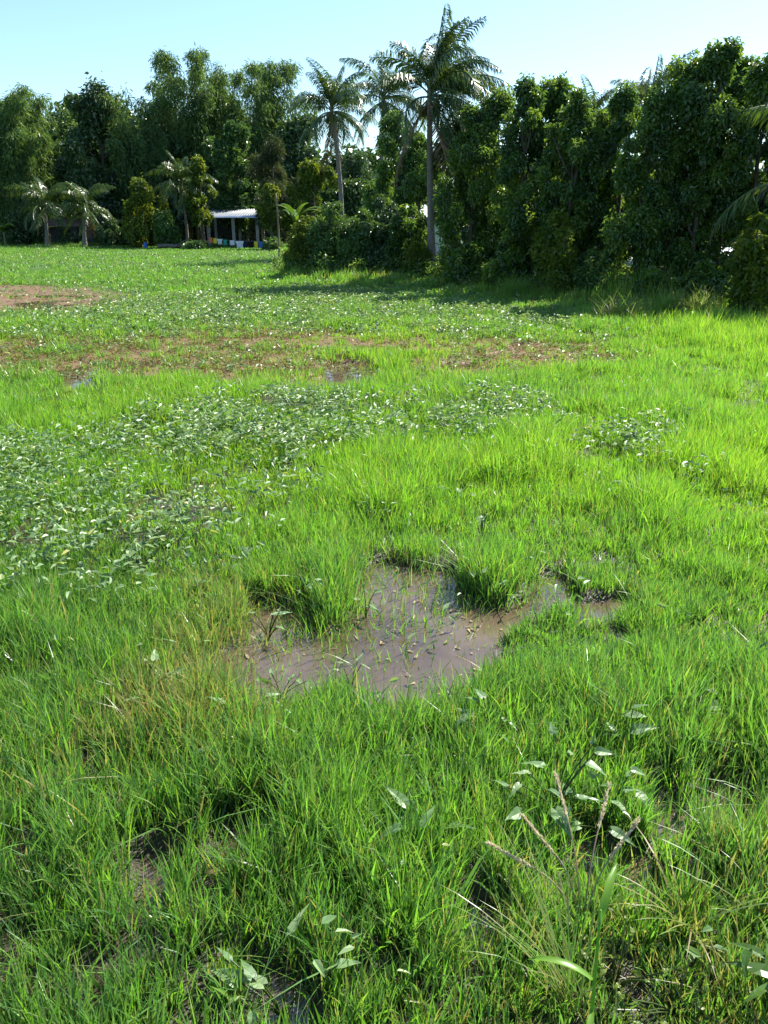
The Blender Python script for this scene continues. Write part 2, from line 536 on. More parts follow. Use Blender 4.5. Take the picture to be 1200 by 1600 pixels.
def make_bamboo(px, Y, top, wpx, label, seed=0, n=16000, culms=26, leaf=(.42, .085), mat='leaf_bamboo', thin=1.0, low=.12):
    g = np.random.default_rng(3000 + seed)
    p = at(px, top, Y); H = p[2]; x0 = at(px, 350, Y)[0]
    Rr = wpx / FPX * Y * CP / 2
    root = empty('bamboo_clump', (x0, Y, 0), label, 'bamboo', 'bamboo clumps at the far end of the field')
    cm, lm = MB(), MB()
    Ps, us = [], []
    for k in range(culms):
        a = g.uniform(0, 2 * math.pi); r = .5 + .8 * g.random()
        h = H * g.uniform(.62, 1.0) if k else H * 1.0
        out = Rr * g.uniform(.25, 1.0)
        ts = np.linspace(0, 1, 12)
        # rises, then arches over with a nodding tip
        bx = math.cos(a) * (r + out * ts ** 2.2); by = math.sin(a) * (r + out * ts ** 2.2)
        bz = h * 1.2 * (ts - .06 * ts ** 6 * (2.0 + g.random()))
        pts = np.stack([bx, by, bz], 1)
        cm.tube(pts, .055 * (1 - .85 * ts), 5)
        m = int(n / culms * g.uniform(.6, 1.4))
        nc = 26
        t = low + (1 - low) * g.random(nc) ** .75            # plumes along the culm
        cc = np.stack([np.interp(t, ts, pts[:, j]) for j in range(3)], 1)
        sz = (.45 + .9 * np.sin(np.clip(t, 0, 1) * math.pi * .9)) * .095 * H ** .8 * thin
        i = g.integers(0, nc, m)
        d = nrm(g.normal(size=(m, 3))) * g.uniform(.8, 1.25, (m, 1)); d[:, 2] *= .7
        Pk = cc[i] + d * sz[i][:, None] * g.random((m, 1)) ** .5
        hd = np.linalg.norm((Pk - cc[i])[:, :2], axis=1)
        Pk[:, 2] -= hd * .55                                 # sprays droop outward
        Ps.append(Pk); us.append(d)
    P = np.concatenate(Ps); u = np.concatenate(us); m = len(P)
    P[:, 2] = np.maximum(P[:, 2], .15)
    D = nrm(.6 * u + .45 * g.normal(size=(m, 3)) + np.array([0, 0, -.75]))
    N = nrm(.5 * u + .6 * g.normal(size=(m, 3)) + np.array([0, 0, .6]))
    s = g.uniform(.7, 1.35, m)
    add_leaves(lm, P, D, N, leaf[0] * s, leaf[1] * s, g.random(m), curl=.15)
    cm.build('culms', M['culm'], root, True)
    lm.build('foliage', M[mat], root)
    return root


# ------------------------------------------------------------------ palms
def frond_mesh(L, e0, droop, twist, name, mat='frond', m=58, leaflet=.62, g=None, ragged=.0):
    g = g or rng
    ts = np.linspace(0, 1, 14)
    ang = R(e0) - R(droop) * ts ** 1.25
    step = L / 13
    x = np.concatenate([[0], np.cumsum(np.cos(ang[:-1]) * step)]); z = np.concatenate([[0], np.cumsum(np.sin(ang[:-1]) * step)])
    pts = np.stack([x, g.normal() * .22 * L * ts ** 2, z], 1)
    mb = MB()
    mb.tube(pts, .035 * (1 - .85 * ts) + .004, 5, rnd=.8)
    for side in (-1, 1):
        t = np.linspace(.13, .995, m) + g.normal(size=m) * .003
        t = t[g.random(m) > .10]
        if ragged:
            t = t[g.random(len(t)) > ragged]
        k = len(t)
        p = np.stack([np.interp(t, ts, pts[:, j]) for j in range(3)], 1)
        a = np.interp(t, ts, ang)
        T = np.stack([np.cos(a), 0 * a, np.sin(a)], 1)
        U = np.stack([-np.sin(a), 0 * a, np.cos(a)], 1)
        S = np.array([0, side, 0.])
        ln = leaflet * (np.sin(np.clip(t * .86 + .14, 0, 1) * math.pi) ** .55) * g.uniform(.85, 1.1, k) + .08
        tw = twist * side
        d1 = nrm(T * .62 + S * (.62) + U * (.0 + tw * .3) + np.array([0, 0, -.22]) + g.normal(size=(k, 3)) * .12)
        d2 = nrm(d1 + np.array([0, 0, -1.35]) + g.normal(size=(k, 3)) * .16)
        q1 = p + d1 * ln[:, None] * .55
        q2 = q1 + d2 * ln[:, None] * .5
        w = .021 * (.6 + .6 * ln / leaflet)[:, None]
        V = np.stack([p - T * w * .6, p + T * w * .6, q1 - T * w, q1 + T * w, q2], 1).reshape(-1, 3)
        b = np.arange(k)[:, None] * 5
        mb.add(V, [b + np.array([[0, 1, 3, 2]]), b + np.array([[2, 3, 4]])], rnd=np.repeat(g.random(k) * .9, 5))
    return mb.mesh(name, M[mat])


def frond_set(L, leaflet, g, m=58):
    el = [(80, 60), (66, 88), (50, 105), (34, 112), (16, 105), (-2, 85), (-30, 55)]
    return [frond_mesh(L * s, e, d, t, 'frond', m=m, leaflet=leaflet, g=g) for (e, d), s, t in zip(el, (.85, .95, 1, 1, 1, .95, .9), (1, .8, .6, .4, .2, 0, 0))], \
           frond_mesh(L * .85, -55, 30, 0, 'frond', 'frond_dead', m=m, leaflet=leaflet * .8, g=g, ragged=.3)


def make_palm(px, Y, cy, base_px, L, label, seed, nf=24, r0=.16, leaflet=.62, sets=None, wind=0.0, nuts=True, group=None, bow=.3, ground=None, dead=2, el_bias=0.0, m=58, fs_=1.0):
    """coconut palm; crown heart seen at (px, cy), trunk foot below base_px"""
    g = np.random.default_rng(5000 + seed)
    heart = at(px, cy, Y); foot = np.array([at(base_px, 350, Y)[0], Y, 0.0])
    foot[2] = float(ground_z(foot[:1], foot[1:2])[0])
    root = empty('coconut_palm', foot, label, 'palm tree', group)
    h = heart - foot
    ts = np.linspace(0, 1, 18)
    side = bow * np.sin(ts * math.pi) * (1 - .3 * ts)
    pts = np.stack([h[0] * ts ** 1.3 + side, 0 * ts, h[2] * ts - .05 * (1 - ts)], 1)
    tb = MB()
    rr = r0 * (1 - .42 * ts) + r0 * .7 * np.exp(-ts * h[2] * 1.6)
    P2 = np.stack([np.interp(np.linspace(0, 1, 70), ts, pts[:, k]) for k in range(3)], 1)
    r2 = np.interp(np.linspace(0, 1, 70), ts, rr) * (1 + .045 * (np.arange(70) % 2))
    tb.tube(P2, r2, 10)
    tb.build('trunk', M['palm_bark'], root, True)
    fs, dead_f = sets or frond_set(L, leaflet, g, m)
    for k in range(nf):
        f = (k + .5) / nf
        j = int(np.clip(f * len(fs) + g.normal() * .6 + el_bias, 0, len(fs) - 1))
        o = link('frond', fs[j], root)
        az = k * 2.39996 + g.normal() * .25
        if wind:
            az = az - wind * math.sin(az)                         # fronds blown round to one side
        s = g.uniform(.8, 1.1) * fs_
        o.location = h + np.array([0, 0, -.28 * f])
        o.rotation_euler = (g.normal() * .14, g.normal() * .1, az); o.scale = (s, s, s)
    for k in range(dead):
        o = link('dead_frond', dead_f, root)
        o.location = h + np.array([0, 0, -.3]); o.rotation_euler = (0, 0, g.uniform(0, 6.28))
        tag(o, 'dry brown frond hanging against the trunk')
    if nuts:
        for k in range(9):
            nb = MB()
            a = g.uniform(0, 6.28); c = h + np.array([math.cos(a) * .27, math.sin(a) * .27, -.38 - g.random() * .25])
            th = np.linspace(0, math.pi, 7)
            nb.tube(np.stack([0 * th, 0 * th, -np.cos(th) * .15], 1) + c, np.sin(th) * .115 + .002, 8)
            nb.build('coconut', M['nut'], root, True)
    return root


def make_banana(px, Y, top, label, seed):
    g = np.random.default_rng(seed)
    H = at(px, top, Y)[2]; x0 = at(px, 350, Y)[0]
    root = empty('banana_plant', (x0, Y, 0), label, 'banana plant')
    s = MB(); ts = np.linspace(0, 1, 6)
    s.tube(np.stack([0 * ts, 0 * ts, ts * H * .5], 1), .14 - .07 * ts, 8)
    s.build('stem', M['culm'], root, True)
    for k in range(9):
        az = k * 2.4; L = H * g.uniform(.45, .62); e = g.uniform(35, 80)
        t = np.linspace(0, 1, 9); ang = R(e) - R(95) * t ** 1.5
        st = L / 8
        x = np.concatenate([[0], np.cumsum(np.cos(ang[:-1]) * st)]); z = np.concatenate([[0], np.cumsum(np.sin(ang[:-1]) * st)])
        w = .26 * np.sin(np.clip(t * .95 + .05, 0, 1) * math.pi) ** .5 + .01
        V = np.concatenate([np.stack([x, -w, z - .08 * w], 1), np.stack([x, 0 * w, z + .04], 1), np.stack([x, w, z - .08 * w], 1)])
        F = np.array([(a + i, a + i + 1, a + i + 10, a + i + 9) for a in (0, 9) for i in range(8)])
        b = MB(); b.add(V, [F], rnd=g.random())
        o = b.build('leaf', M['banana'], root)
        o.location = (0, 0, H * .48); o.rotation_euler.z = az
    return root


# ================================================================== SETTING
def axis(parts):
    out = []
    for a, b, s in parts:
        out.append(np.arange(a, b, s))
    return np.unique(np.concatenate(out + [[parts[-1][1]]]))


ys = axis([(-250, -100, 50), (-100, -6, 15), (-6, .8, .4), (.8, 8, .055), (8, 20, .16), (20, 40, .6), (40, 110, 2.5), (110, 300, 38)])
xh = axis([(0, 4.6, .055), (4.6, 14, .25), (14, 60, 1.5), (60, 300, 48)])
xs = np.concatenate([-xh[:0:-1], xh])
XX, YY = np.meshgrid(xs, ys)
ZZ = ground_z(XX.ravel(), YY.ravel())
gm = MB()
nx, ny = len(xs), len(ys)
ii = (np.arange(ny - 1)[:, None] * nx + np.arange(nx - 1)[None]).ravel()
turf = sst(6, 30, YY.ravel()) * .9
gm.add(np.stack([XX.ravel(), YY.ravel(), ZZ], 1), [np.stack([ii, ii + 1, ii + nx + 1, ii + nx], 1)],
       brown=m_brown(XX.ravel(), YY.ravel()) * .95, turf=turf)
tag(gm.build('ground', ground_material(), None, True), 'marshy green field of wet soil reaching back to the trees', 'ground', kind='structure')
wm = MB()
wm.add([(-60, -3, 0), (60, -3, 0), (60, 45, 0), (-60, 45, 0)], [np.array([[0, 1, 2, 3]])])
tag(wm.build('water', water_material()), 'shallow muddy brown water standing in hollows of the grass', 'water', kind='structure')


# ------------------------------------------------------------------ grass
def grass_ring(mb, y0, y1, dens, per, segs, hmul, wmin, spread):
    """tufts over one band of the field"""
    hw = .50 * y1 + 1.3
    n = int(2 * hw * (y1 - y0) * dens)
    x = rng.uniform(-hw, hw, n); y = rng.uniform(y0, y1, n)
    k = np.abs(x) < .50 * y + 1.3
    x, y = x[k], y[k]
    k = y < tree_line(x) + 2.0
    x, y = x[k], y[k]
    wet = m_water(x, y); br = m_brown(x, y)
    l1 = smooth_mask([LEAF1, LEAF3], x, y, .3, .4, 1.2)
    br2 = smooth_mask([BROWN2], x, y, .8, .9, .5)
    dn = (1 - wet) * (1 - .82 * br) * (1 - .97 * br2) * (1 - .25 * l1) + .02
    dn *= .50 + .50 * sst(.27, .46, fbm(x * 1.7, y * 1.7, 51))
    lobe = sst(-.05, .1, sdf(PUDDLES[1], x, y))
    dn += .05 * wet + .16 * lobe + .20 * wet * sst(-.1, .1, np.maximum(sdf(PUDDLES[0], x, y), sdf(PUDDLES[1], x, y)))
    k = rng.random(len(x)) < dn
    x, y, wet, br, l1 = x[k], y[k], wet[k], br[k], l1[k]
    n = len(x)
    shade_strip = sst(-3.0, -.5, y - tree_line(x)) * (x > -5)
    right = sst(3.5, 6.5, x) * sst(9, 14, y)
    tuft = smooth_mask([TUFT], x, y, .2)
    vig = np.clip((fbm(x * 1.5, y * 1.5, 61) - .5) * 2.2 + .5, 0, 1) ** .9 * rng.uniform(.75, 1.2, n)
    h = (.085 + .215 * vig) * hmul * rng.uniform(.75, 1.25, n)
    h *= (1 - .2 * l1) * (1 - .35 * wet) * (1 - .4 * br) * (1 - .25 * l1) * (1 + 1.1 * right) * (1 + 1.1 * shade_strip) * (1 + .5 * tuft)
    h *= (1 - .35 * sst(36, 44, y)) * (1 + 1.2 * sst(48, 58, y) * sst(-22, -28, x))
    hue = .36 + .55 * (fbm(x * .33, y * .33, 71) - .35) + .28 * sst(3.3, 6, y) - .14 * sst(7, 25, y) + .12 * right + rng.normal(size=n) * .15
    hue -= .10 * sst(-.5, -3, x)
    dry = smooth_mask([DRY], x, y, .3, .3, 2) * .55 + smooth_mask([DRY2], x, y, .3, .3, 2) * .26 + .06 + .12 * br + .18 * shade_strip
    dry *= .4 + 1.2 * vn(x * 2.2, y * 2.2, 81)
    tl = rng.random(n) * 2 * math.pi
    # every blade
    i = np.repeat(np.arange(n), rng.poisson(per, n) + 1)
    i = i[rng.random(len(i)) < 1 - .68 * wet[i]]                      # only single stems stand in the water
    m = len(i)
    a = rng.uniform(0, 2 * math.pi, m); r = (1 + 1.5 * wet[i]) * spread * np.sqrt(rng.random(m)) * rng.uniform(.6, 1.4, m)
    bx, by = x[i] + np.cos(a) * r, y[i] + np.sin(a) * r
    bz = np.maximum(ground_z(bx, by), -.03)
    bh = h[i] * rng.uniform(.45, 1.2, m) + .02
    az = np.where(rng.random(m) < .55, a, rng.uniform(0, 2 * math.pi, m)) + rng.normal(size=m) * .4
    lean = np.abs(rng.normal(size=m)) * .13 + .02
    bend = np.abs(rng.normal(size=m)) * .20
    fallen = rng.random(m) < .025
    lean = np.where(fallen, rng.uniform(.8, 1.6, m), lean)
    fac = rng.uniform(0, math.pi, m)
    dist = np.sqrt(bx ** 2 + by ** 2 + 4)
    w = np.maximum(rng.uniform(.0028, .0062, m), dist * wmin) * (.7 + .6 * rng.random(m))
    w *= np.where(_h((x * 997).astype(int), (y * 991).astype(int), 5) < .16, 1.75, 1.0)[i]
    isdry = rng.random(m) < dry[i]
    bd = np.where(isdry, rng.uniform(.55, 1, m), rng.random(m) ** 5 * .35)
    bhue = np.clip(hue[i] + rng.normal(size=m) * .16, 0, 1)
    sx, sy = np.cos(fac) * w / 2, np.sin(fac) * w / 2
    V = np.zeros((m, 2 * segs + 1, 3)); T = np.zeros((m, 2 * segs + 1))
    for s in range(segs + 1):
        t = s / segs
        off = bh * (lean * t + bend * t * t * 1.3)
        zz = bz - .015 + bh * (t - .28 * (lean + bend) * t * t)
        cx, cy = bx + np.cos(az) * off, by + np.sin(az) * off
        if s < segs:
            ww = (1.0, .95, .72, .4)[min(3, int(round(t * 3)))]
            V[:, 2 * s] = np.stack([cx - sx * ww, cy - sy * ww, zz], 1)
            V[:, 2 * s + 1] = np.stack([cx + sx * ww, cy + sy * ww, zz], 1)
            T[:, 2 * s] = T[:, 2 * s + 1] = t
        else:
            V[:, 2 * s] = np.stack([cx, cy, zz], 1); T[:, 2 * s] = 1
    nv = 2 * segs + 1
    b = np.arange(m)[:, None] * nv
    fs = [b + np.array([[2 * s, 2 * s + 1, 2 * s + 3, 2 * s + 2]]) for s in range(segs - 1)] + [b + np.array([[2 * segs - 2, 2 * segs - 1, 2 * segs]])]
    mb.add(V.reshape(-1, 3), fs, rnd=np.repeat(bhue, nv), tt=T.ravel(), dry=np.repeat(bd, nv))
    return m


gb = MB()
cnt = [grass_ring(gb, .7, 4.2, 600, 18, 3, .84, .0008, .045),
       grass_ring(gb, 4.2, 8.5, 330, 15, 3, .9, .0008, .055),
       grass_ring(gb, 8.5, 16, 150, 12, 2, .8, .0008, .07),
       grass_ring(gb, 16, 34, 46, 11, 2, .62, .0008, .12),
       grass_ring(gb, 34, 76, 10, 9, 2, .8, .0007, .25)]
print('blades', cnt, flush=True)
tag(gb.build('grass', M['grass']), 'bright green grass covering the whole wet field', 'grass', kind='stuff')


# ------------------------------------------------------------------ broad-leaved weeds covering the water (too many to count)
def weed_cover(mb, polys, y0, y1, dens, L, W, zlo, zhi, amt, fine, soft=.4, per=4, wob=.5, rmul=1.0, xmin=-99):
    hw = .50 * y1 + 1.0
    n = int(2 * hw * (y1 - y0) * dens)
    x = rng.uniform(-hw, hw, n); y = rng.uniform(y0, y1, n)
    k = (np.abs(x) < .50 * y + 1.0) & (y < tree_line(x) - .5) & (x > xmin)
    x, y = x[k], y[k]
    m = smooth_mask(polys, x, y, soft, wob, 1.0) if polys else np.ones(len(x))
    m = m * (.3 + .7 * sst(.3, .6, fbm(x * 1.3, y * 1.3, 91))) * amt
    k = rng.random(len(x)) < m
    x, y = x[k], y[k]
    i = np.repeat(np.arange(len(x)), rng.poisson(per, len(x)) + 1)
    q = len(i)
    P = np.stack([x[i] + rng.normal(size=q) * .05, y[i] + rng.normal(size=q) * .05, np.zeros(q)], 1)
    P[:, 2] = np.maximum(ground_z(P[:, 0], P[:, 1]), 0) + rng.uniform(zlo, zhi, q)
    a = rng.uniform(0, 2 * math.pi, q)
    D = np.stack([np.cos(a), np.sin(a), rng.normal(size=q) * .35 + .1], 1)
    N = nrm(np.array([0, 0, 1.]) + rng.normal(size=(q, 3)) * .38)
    s = rng.uniform(.6, 1.35, q)
    add_leaves(mb, P, D, N, L * s, W * s, np.clip(rng.random(q) * rmul, 0, 1), fold=.18, curl=.22, fine=fine)
    return q


wb = MB()
c2 = [weed_cover(wb, [LEAF1, LEAF3], 3.3, 6.4, 150, .050, .025, .12, .27, 1.0, True, wob=.6),
      weed_cover(wb, [LEAF1, LEAF3], 6.4, 10, 170, .060, .030, .10, .25, 1.0, True, wob=.5),
      weed_cover(wb, None, 1.5, 10, 9, .05, .02, .08, .24, .45, True, per=2),
      weed_cover(wb, [LEAF2], 12, 30, 50, .085, .05, .03, .16, 1.0, False, soft=1.0),
      weed_cover(wb, [BROWN], 9.5, 17, 26, .065, .036, .02, .12, .6, False, soft=.6),
      weed_cover(wb, None, 16, 60, 4, .10, .055, .05, .2, .8, False)]
tag(wb.build('weed_cover', M['spinach']), 'sheet of glossy broad-leaved water weeds spreading over the wet field', 'water weeds', kind='stuff')
rb = MB()
c2 += [weed_cover(rb, [BROWN], 9.5, 18, 110, .05, .02, .0, .05, 1.0, False, soft=.6),
       weed_cover(rb, [BROWN2], 17, 40, 18, .06, .03, .0, .05, .25, False, soft=.8, xmin=-30)]
tag(rb.build('brown_weed', M['redweed']), 'low reddish brown weed growing across the muddy bands', 'water weeds', kind='stuff')

# straw and dead stems lying in the puddles and between the tufts
sb = MB()
n = 2600
x = rng.uniform(-3.2, 3.2, n); y = rng.uniform(1.3, 6.2, n)
sd = np.full(n, -9.0)
for p in PUDDLES:
    sd = np.maximum(sd, sdf(p, x, y))
dd = smooth_mask([DRY, DRY2], x, y, .3)
k = rng.random(n) < np.clip(np.exp(-np.abs(sd) / .12) * .38 + dd * .3 + .03, 0, 1)
x, y = x[k], y[k]; n = len(x)
P = np.stack([x, y, np.maximum(ground_z(x, y), 0) + rng.uniform(.004, .03, n)], 1)
a = rng.uniform(0, 6.28, n); L = rng.uniform(.03, .11, n)
add_leaves(sb, P, np.stack([np.cos(a), np.sin(a), rng.uniform(-.02, .35, n)], 1), nrm(np.array([0, 0, 1.]) + .2 * rng.normal(size=(n, 3))), L, rng.uniform(.003, .007, n), rng.random(n), curl=.05)
n = 120                                                           # fallen leaves on the water
pc = PUDDLES[0].mean(0)
x = rng.normal(size=n) * .5 + pc[0] - .1; y = rng.normal(size=n) * .45 + pc[1]
k = np.maximum(sdf(PUDDLES[0], x, y), sdf(PUDDLES[1], x, y)) > -.05
x, y = x[k], y[k]; n = len(x)
a = rng.uniform(0, 6.28, n)
add_leaves(sb, np.stack([x, y, np.full(n, .006)], 1), np.stack([np.cos(a), np.sin(a), 0 * a], 1), np.tile([0, 0, 1.], (n, 1)), rng.uniform(.012, .06, n), rng.uniform(.006, .02, n), rng.random(n), fold=.1, curl=-.02, fine=True)
tag(sb.build('straw', M['straw']), 'pale dead stems and fallen leaves littering the puddle edges', 'straw', kind='stuff')


# ------------------------------------------------------------------ single plants of the foreground
def gz(x, y):
    return max(float(ground_z(np.array([x]), np.array([y]))[0]), 0.0)


def weed_plant(px, py, h, nl, L, label, seed, spread=.12, mat='spinach', ratio=.42, name='water_weed', pale=0.0):
    g = np.random.default_rng(7000 + seed)
    x, y = gp(px, py)
    root = empty(name, (x, y, gz(x, y)), label, 'plant', 'broad-leaved weeds standing in the grass')
    st, lf = MB(), MB()
    for k in range(nl):
        a = g.uniform(0, 6.28); q = spread * math.sqrt(g.random()); hh = h * g.uniform(.45, 1.05)
        t = np.linspace(0, 1, 5)[:, None]
        p1 = np.array([math.cos(a) * q, math.sin(a) * q, hh])
        c = p1 * t * np.array([1, 1, 0]) * t + np.array([0, 0, 1]) * hh * t + np.array([0, 0, -.02])
        st.tube(c, .0025 * (1.3 - .5 * t[:, 0]), 5, rnd=.4)
        b = a + g.normal() * .7
        D = np.array([[math.cos(b), math.sin(b), g.uniform(-.35, .5)]])
        N = nrm(np.array([[0, 0, 1.]]) + g.normal(size=(1, 3)) * .35)
        L_ = L * .7 * g.uniform(.6, 1.2)
        shaped_leaf(lf, c[-1], D[0], N[0], L_, L_ * ratio * g.uniform(.8, 1.2), np.clip(g.random() * .9 + pale * .3, 0, 1), g)
    st.build('stems', M['grass'], root)
    lf.build('leaves', M[mat], root)
    return root


PL = [
    (420, 1000, .17, 8, .085, 'pale leafy weed at the left end of the brown puddle', .08, .5),
    (372, 1085, .10, 5, .08, 'small weed with few leaves left below the puddle arm', .10, .2),
    (440, 1090, .15, 8, .09, 'leafy weed rooted in the grass between the two puddle arms', .16, .2),
    (548, 1080, .16, 6, .075, 'thin weed standing in the near edge of the brown puddle', .14, .1),
    (572, 965, .20, 5, .085, 'upright weed with a pale leaf in the middle of the puddle', .05, .4),
    (470, 945, .17, 5, .08, 'weed with whitish leaves on the far left bank of the puddle', .16, .4),
    (752, 862, .24, 8, .095, 'tall pale weed above the far grass bank of the puddle', .06, .3),
    (716, 795, .17, 9, .10, 'low spreading weed with whitish leaves beyond the puddle', .12, .3),
    (582, 825, .17, 14, .075, 'dense clump of grey weed in the grass left of the spreading weed', .11, .5),
    (105, 975, .2, 14, .10, 'broad-leaved weed cluster low on the left edge of the weed sheet', .2, .0),
    (225, 1115, .20, 7, .10, 'loose weed in the dry grass left of the small puddle arm', .2, .1),
    (362, 1180, .18, 6, .10, 'weed with two long leaves below the dry grass', .18, .2),
    (862, 1295, .28, 16, .125, 'large dark green broad-leaved weed in the right foreground', .17, .0),
    (940, 1310, .22, 9, .11, 'dark weed right beside the largest foreground weed', .14, .0),
    (765, 1175, .24, 8, .10, 'weed in a dark hollow of the grass below the puddle', .12, .2),
    (972, 1195, .26, 5, .15, 'weed with one long upright pale leaf in the right grass', .06, .2),
    (652, 1360, .20, 4, .13, 'weed with a long leaf in the middle foreground grass', .12, .2),
    (442, 1590, .20, 9, .12, 'pale-leaved weed beside the dark puddle at the bottom edge', .16, .3),
    (1110, 1120, .16, 5, .12, 'weed with narrow pale leaves at the right edge of the field', .14, .3),
    (945, 790, .14, 9, .09, 'pale weed in the grass left of the dark tuft', .16, .2),
    (880, 760, .15, 10, .09, 'grey-green weed cluster right of the spreading whitish weed', .2, .1),
]
for s, (px, py, h, nl, L, lab, sp, pale) in enumerate(PL):
    weed_plant(px, py, h, nl, L, lab, s, sp, pale=pale)
weed_plant(1192, 1625, .30, 15, .15, 'light green leafy plant at the bottom right corner', 40, .10, 'banana', .30, 'leafy_plant')
weed_plant(1050, 1600, .12, 26, .035, 'low creeping plant of small round leaves near the corner', 41, .22, 'leaf_yellow', .75, 'creeping_plant')
weed_plant(960, 1560, .14, 26, .035, 'low plant of tiny leaves under the tall reed', 42, .18, 'leaf_yellow', .7, 'creeping_plant')


def seed_stalk(root, pts, seed, head=.14, thick=.0075):
    g = np.random.default_rng(8000 + seed)
    pts = np.asarray(pts, float)
    t = np.linspace(0, 1, 12)[:, None]
    c = (1 - t) ** 2 * pts[0] + 2 * t * (1 - t) * pts[1] + t * t * pts[2]
    s = MB(); s.tube(c, .0022, 5, rnd=.5, dry=.8, tt=1.0); s.build('stalk', M['straw'], root)
    d = nrm(c[-1] - c[-3])
    hb = MB(); n = 80
    f = g.random(n)
    P = c[-1] - d * head * .15 + d * head * f[:, None]
    u = nrm(g.normal(size=(n, 3)))
    add_leaves(hb, P, nrm(d + u * .6), u, .016, .006, g.random(n), curl=0)
    hb.tube(np.stack([c[-1] - d * head * .15, c[-1] + d * head * .5, c[-1] + d * head * .9]), [.003, .0035, .001], 5, rnd=.3)
    hb.build('seed_head', M['seed'], root)


x, y = gp(905, 1475)
r_ = empty('seeding_grass', (x, y, gz(x, y)), 'seeding grass with pale spiky heads in the right foreground', 'grass plant')
for k, (dx, dy, hh) in enumerate([(-.10, .06, .26), (-.17, .04, .22), (.09, .06, .24), (.07, .15, .27), (-.03, .17, .29)]):
    seed_stalk(r_, [(dx * .1, 0, 0), (dx * .2, dy * .3, hh * .75), (dx, dy, hh)], k)


def arch_grass(name, px, py, specs, label, seed, mat='grass', w=.006, dry=.5, cat='grass plant'):
    """long arching blades from one foot"""
    g = np.random.default_rng(9000 + seed)
    x, y = gp(px, py)
    b = MB()
    for az, L, e, dr in specs:
        t = np.linspace(0, 1, 8); ang = R(e) - R(dr) * t ** 1.3
        st = L / 7
        hx = np.concatenate([[0], np.cumsum(np.cos(ang[:-1]) * st)]); z = np.concatenate([[0], np.cumsum(np.sin(ang[:-1]) * st)])
        d = np.array([math.cos(az), math.sin(az)]); sd_ = np.array([-d[1], d[0]])
        ww = w * (1 - t) ** .5 * np.minimum(1, .4 + t * 3)
        o = g.normal(size=2) * (.02 if w < .005 else .22)
        A = np.stack([d[0] * hx + sd_[0] * ww + o[0], d[1] * hx + sd_[1] * ww + o[1], z], 1)
        B = np.stack([d[0] * hx - sd_[0] * ww + o[0], d[1] * hx - sd_[1] * ww + o[1], z], 1)
        b.add(np.concatenate([A, B]), [np.array([(i, i + 1, i + 9, i + 8) for i in range(7)])], rnd=g.random() * .5 + .3,
              tt=np.tile(t, 2) + .3, dry=dry * g.random())
    o = b.build(name, M[mat]); o.location = (x, y, gz(x, y))
    return tag(o, label, cat)


g0 = np.random.default_rng(5)
arch_grass('grass_tussock', 890, 1590, [(R(a), g0.uniform(.25, .5), g0.uniform(50, 75), g0.uniform(20, 60)) for a in g0.uniform(60, 200, 40)],
           'tussock of long pale arching blades at the bottom right', 1, w=.0022, dry=.75)
arch_grass('grass_tussock', 1075, 1480, [(R(a), g0.uniform(.2, .4), g0.uniform(40, 70), g0.uniform(30, 80)) for a in g0.uniform(0, 360, 18)],
           'dry straw-coloured tussock near the right edge', 2, w=.0036, dry=1.0)
arch_grass('grass_tussock', 1180, 1470, [(R(a), g0.uniform(.2, .42), g0.uniform(40, 75), g0.uniform(30, 80)) for a in g0.uniform(60, 300, 18)],
           'tussock of greener arching blades on the right edge', 3, w=.003, dry=.5)
x, y = gp(914, 1700)
rr_ = empty('reed', (x, y, gz(x, y)), 'single tall reed with two broad blades at the bottom edge', 'reed')
s = MB(); t = np.linspace(0, 1, 8)
s.tube(np.stack([.0 * t, .05 * t, t * .50], 1), .006 - .003 * t, 6, rnd=.55, tt=1.0, dry=.1); s.build('stalk', M['grass'], rr_, True)
for az, e, L, z in ((R(165), 40, .17, .30), (R(250), -10, .20, .22), (R(60), 60, .16, .46)):
    b = MB(); t = np.linspace(0, 1, 8); ang = R(e) - R(75) * t
    st = L / 7
    hx = np.concatenate([[0], np.cumsum(np.cos(ang[:-1]) * st)]); zz = np.concatenate([[0], np.cumsum(np.sin(ang[:-1]) * st)])
    w = .009 * np.sin(np.clip(t * .9 + .1, 0, 1) * math.pi) ** .6 + .0005
    V = np.concatenate([np.stack([hx, -w, zz], 1), np.stack([hx, 0 * w, zz - .004], 1), np.stack([hx, w, zz], 1)])
    b.add(V, [np.array([(a + i, a + i + 1, a + i + 9, a + i + 8) for a in (0, 8) for i in range(7)])], rnd=.75, tt=1.0, dry=.05)
    o = b.build('blade', M['grass'], rr_, True); o.location = (0, .05 * z / .5, z); o.rotation_euler.z = az

# ================================================================== TREES: far end of the field
FAR = 'trees at the far end of the field'
make_bamboo(22, 76, 140, 120, 'pale drooping bamboo clump at the far left edge', 1, n=26000, culms=30)
make_bamboo(66, 82, 150, 60, 'slim bamboo clump rising just right of the leftmost one', 2, n=9000, culms=12)
make_bamboo(222, 80, 143, 80, 'blue-green bamboo clump right of the dark tree', 3, n=15000, culms=18)
make_bamboo(300, 84, 92, 120, 'tallest bamboo clump left of the roofed shed, open enough to show sky', 4, n=22000, culms=24, thin=1.0, low=.35)
make_bamboo(352, 88, 108, 70, 'bamboo clump towering directly behind the roofed shed', 5, n=16000, culms=18)
make_bamboo(398, 84, 104, 90, 'dense bamboo clump behind the right end of the shed', 6, n=22000, culms=24)
make_bamboo(446, 86, 97, 60, 'thin-topped bamboo clump leaning toward the leftmost tall palm', 7, n=11000, culms=13, low=.3)
make_tree('broadleaf_tree', 120, 86, 165, 100, 'light green tree between the left bamboo and the dark tree', group=FAR, mat='leaf_bamboo', n=11000, leaf=(.34, .15), base=.02, seed=1, kind='column')
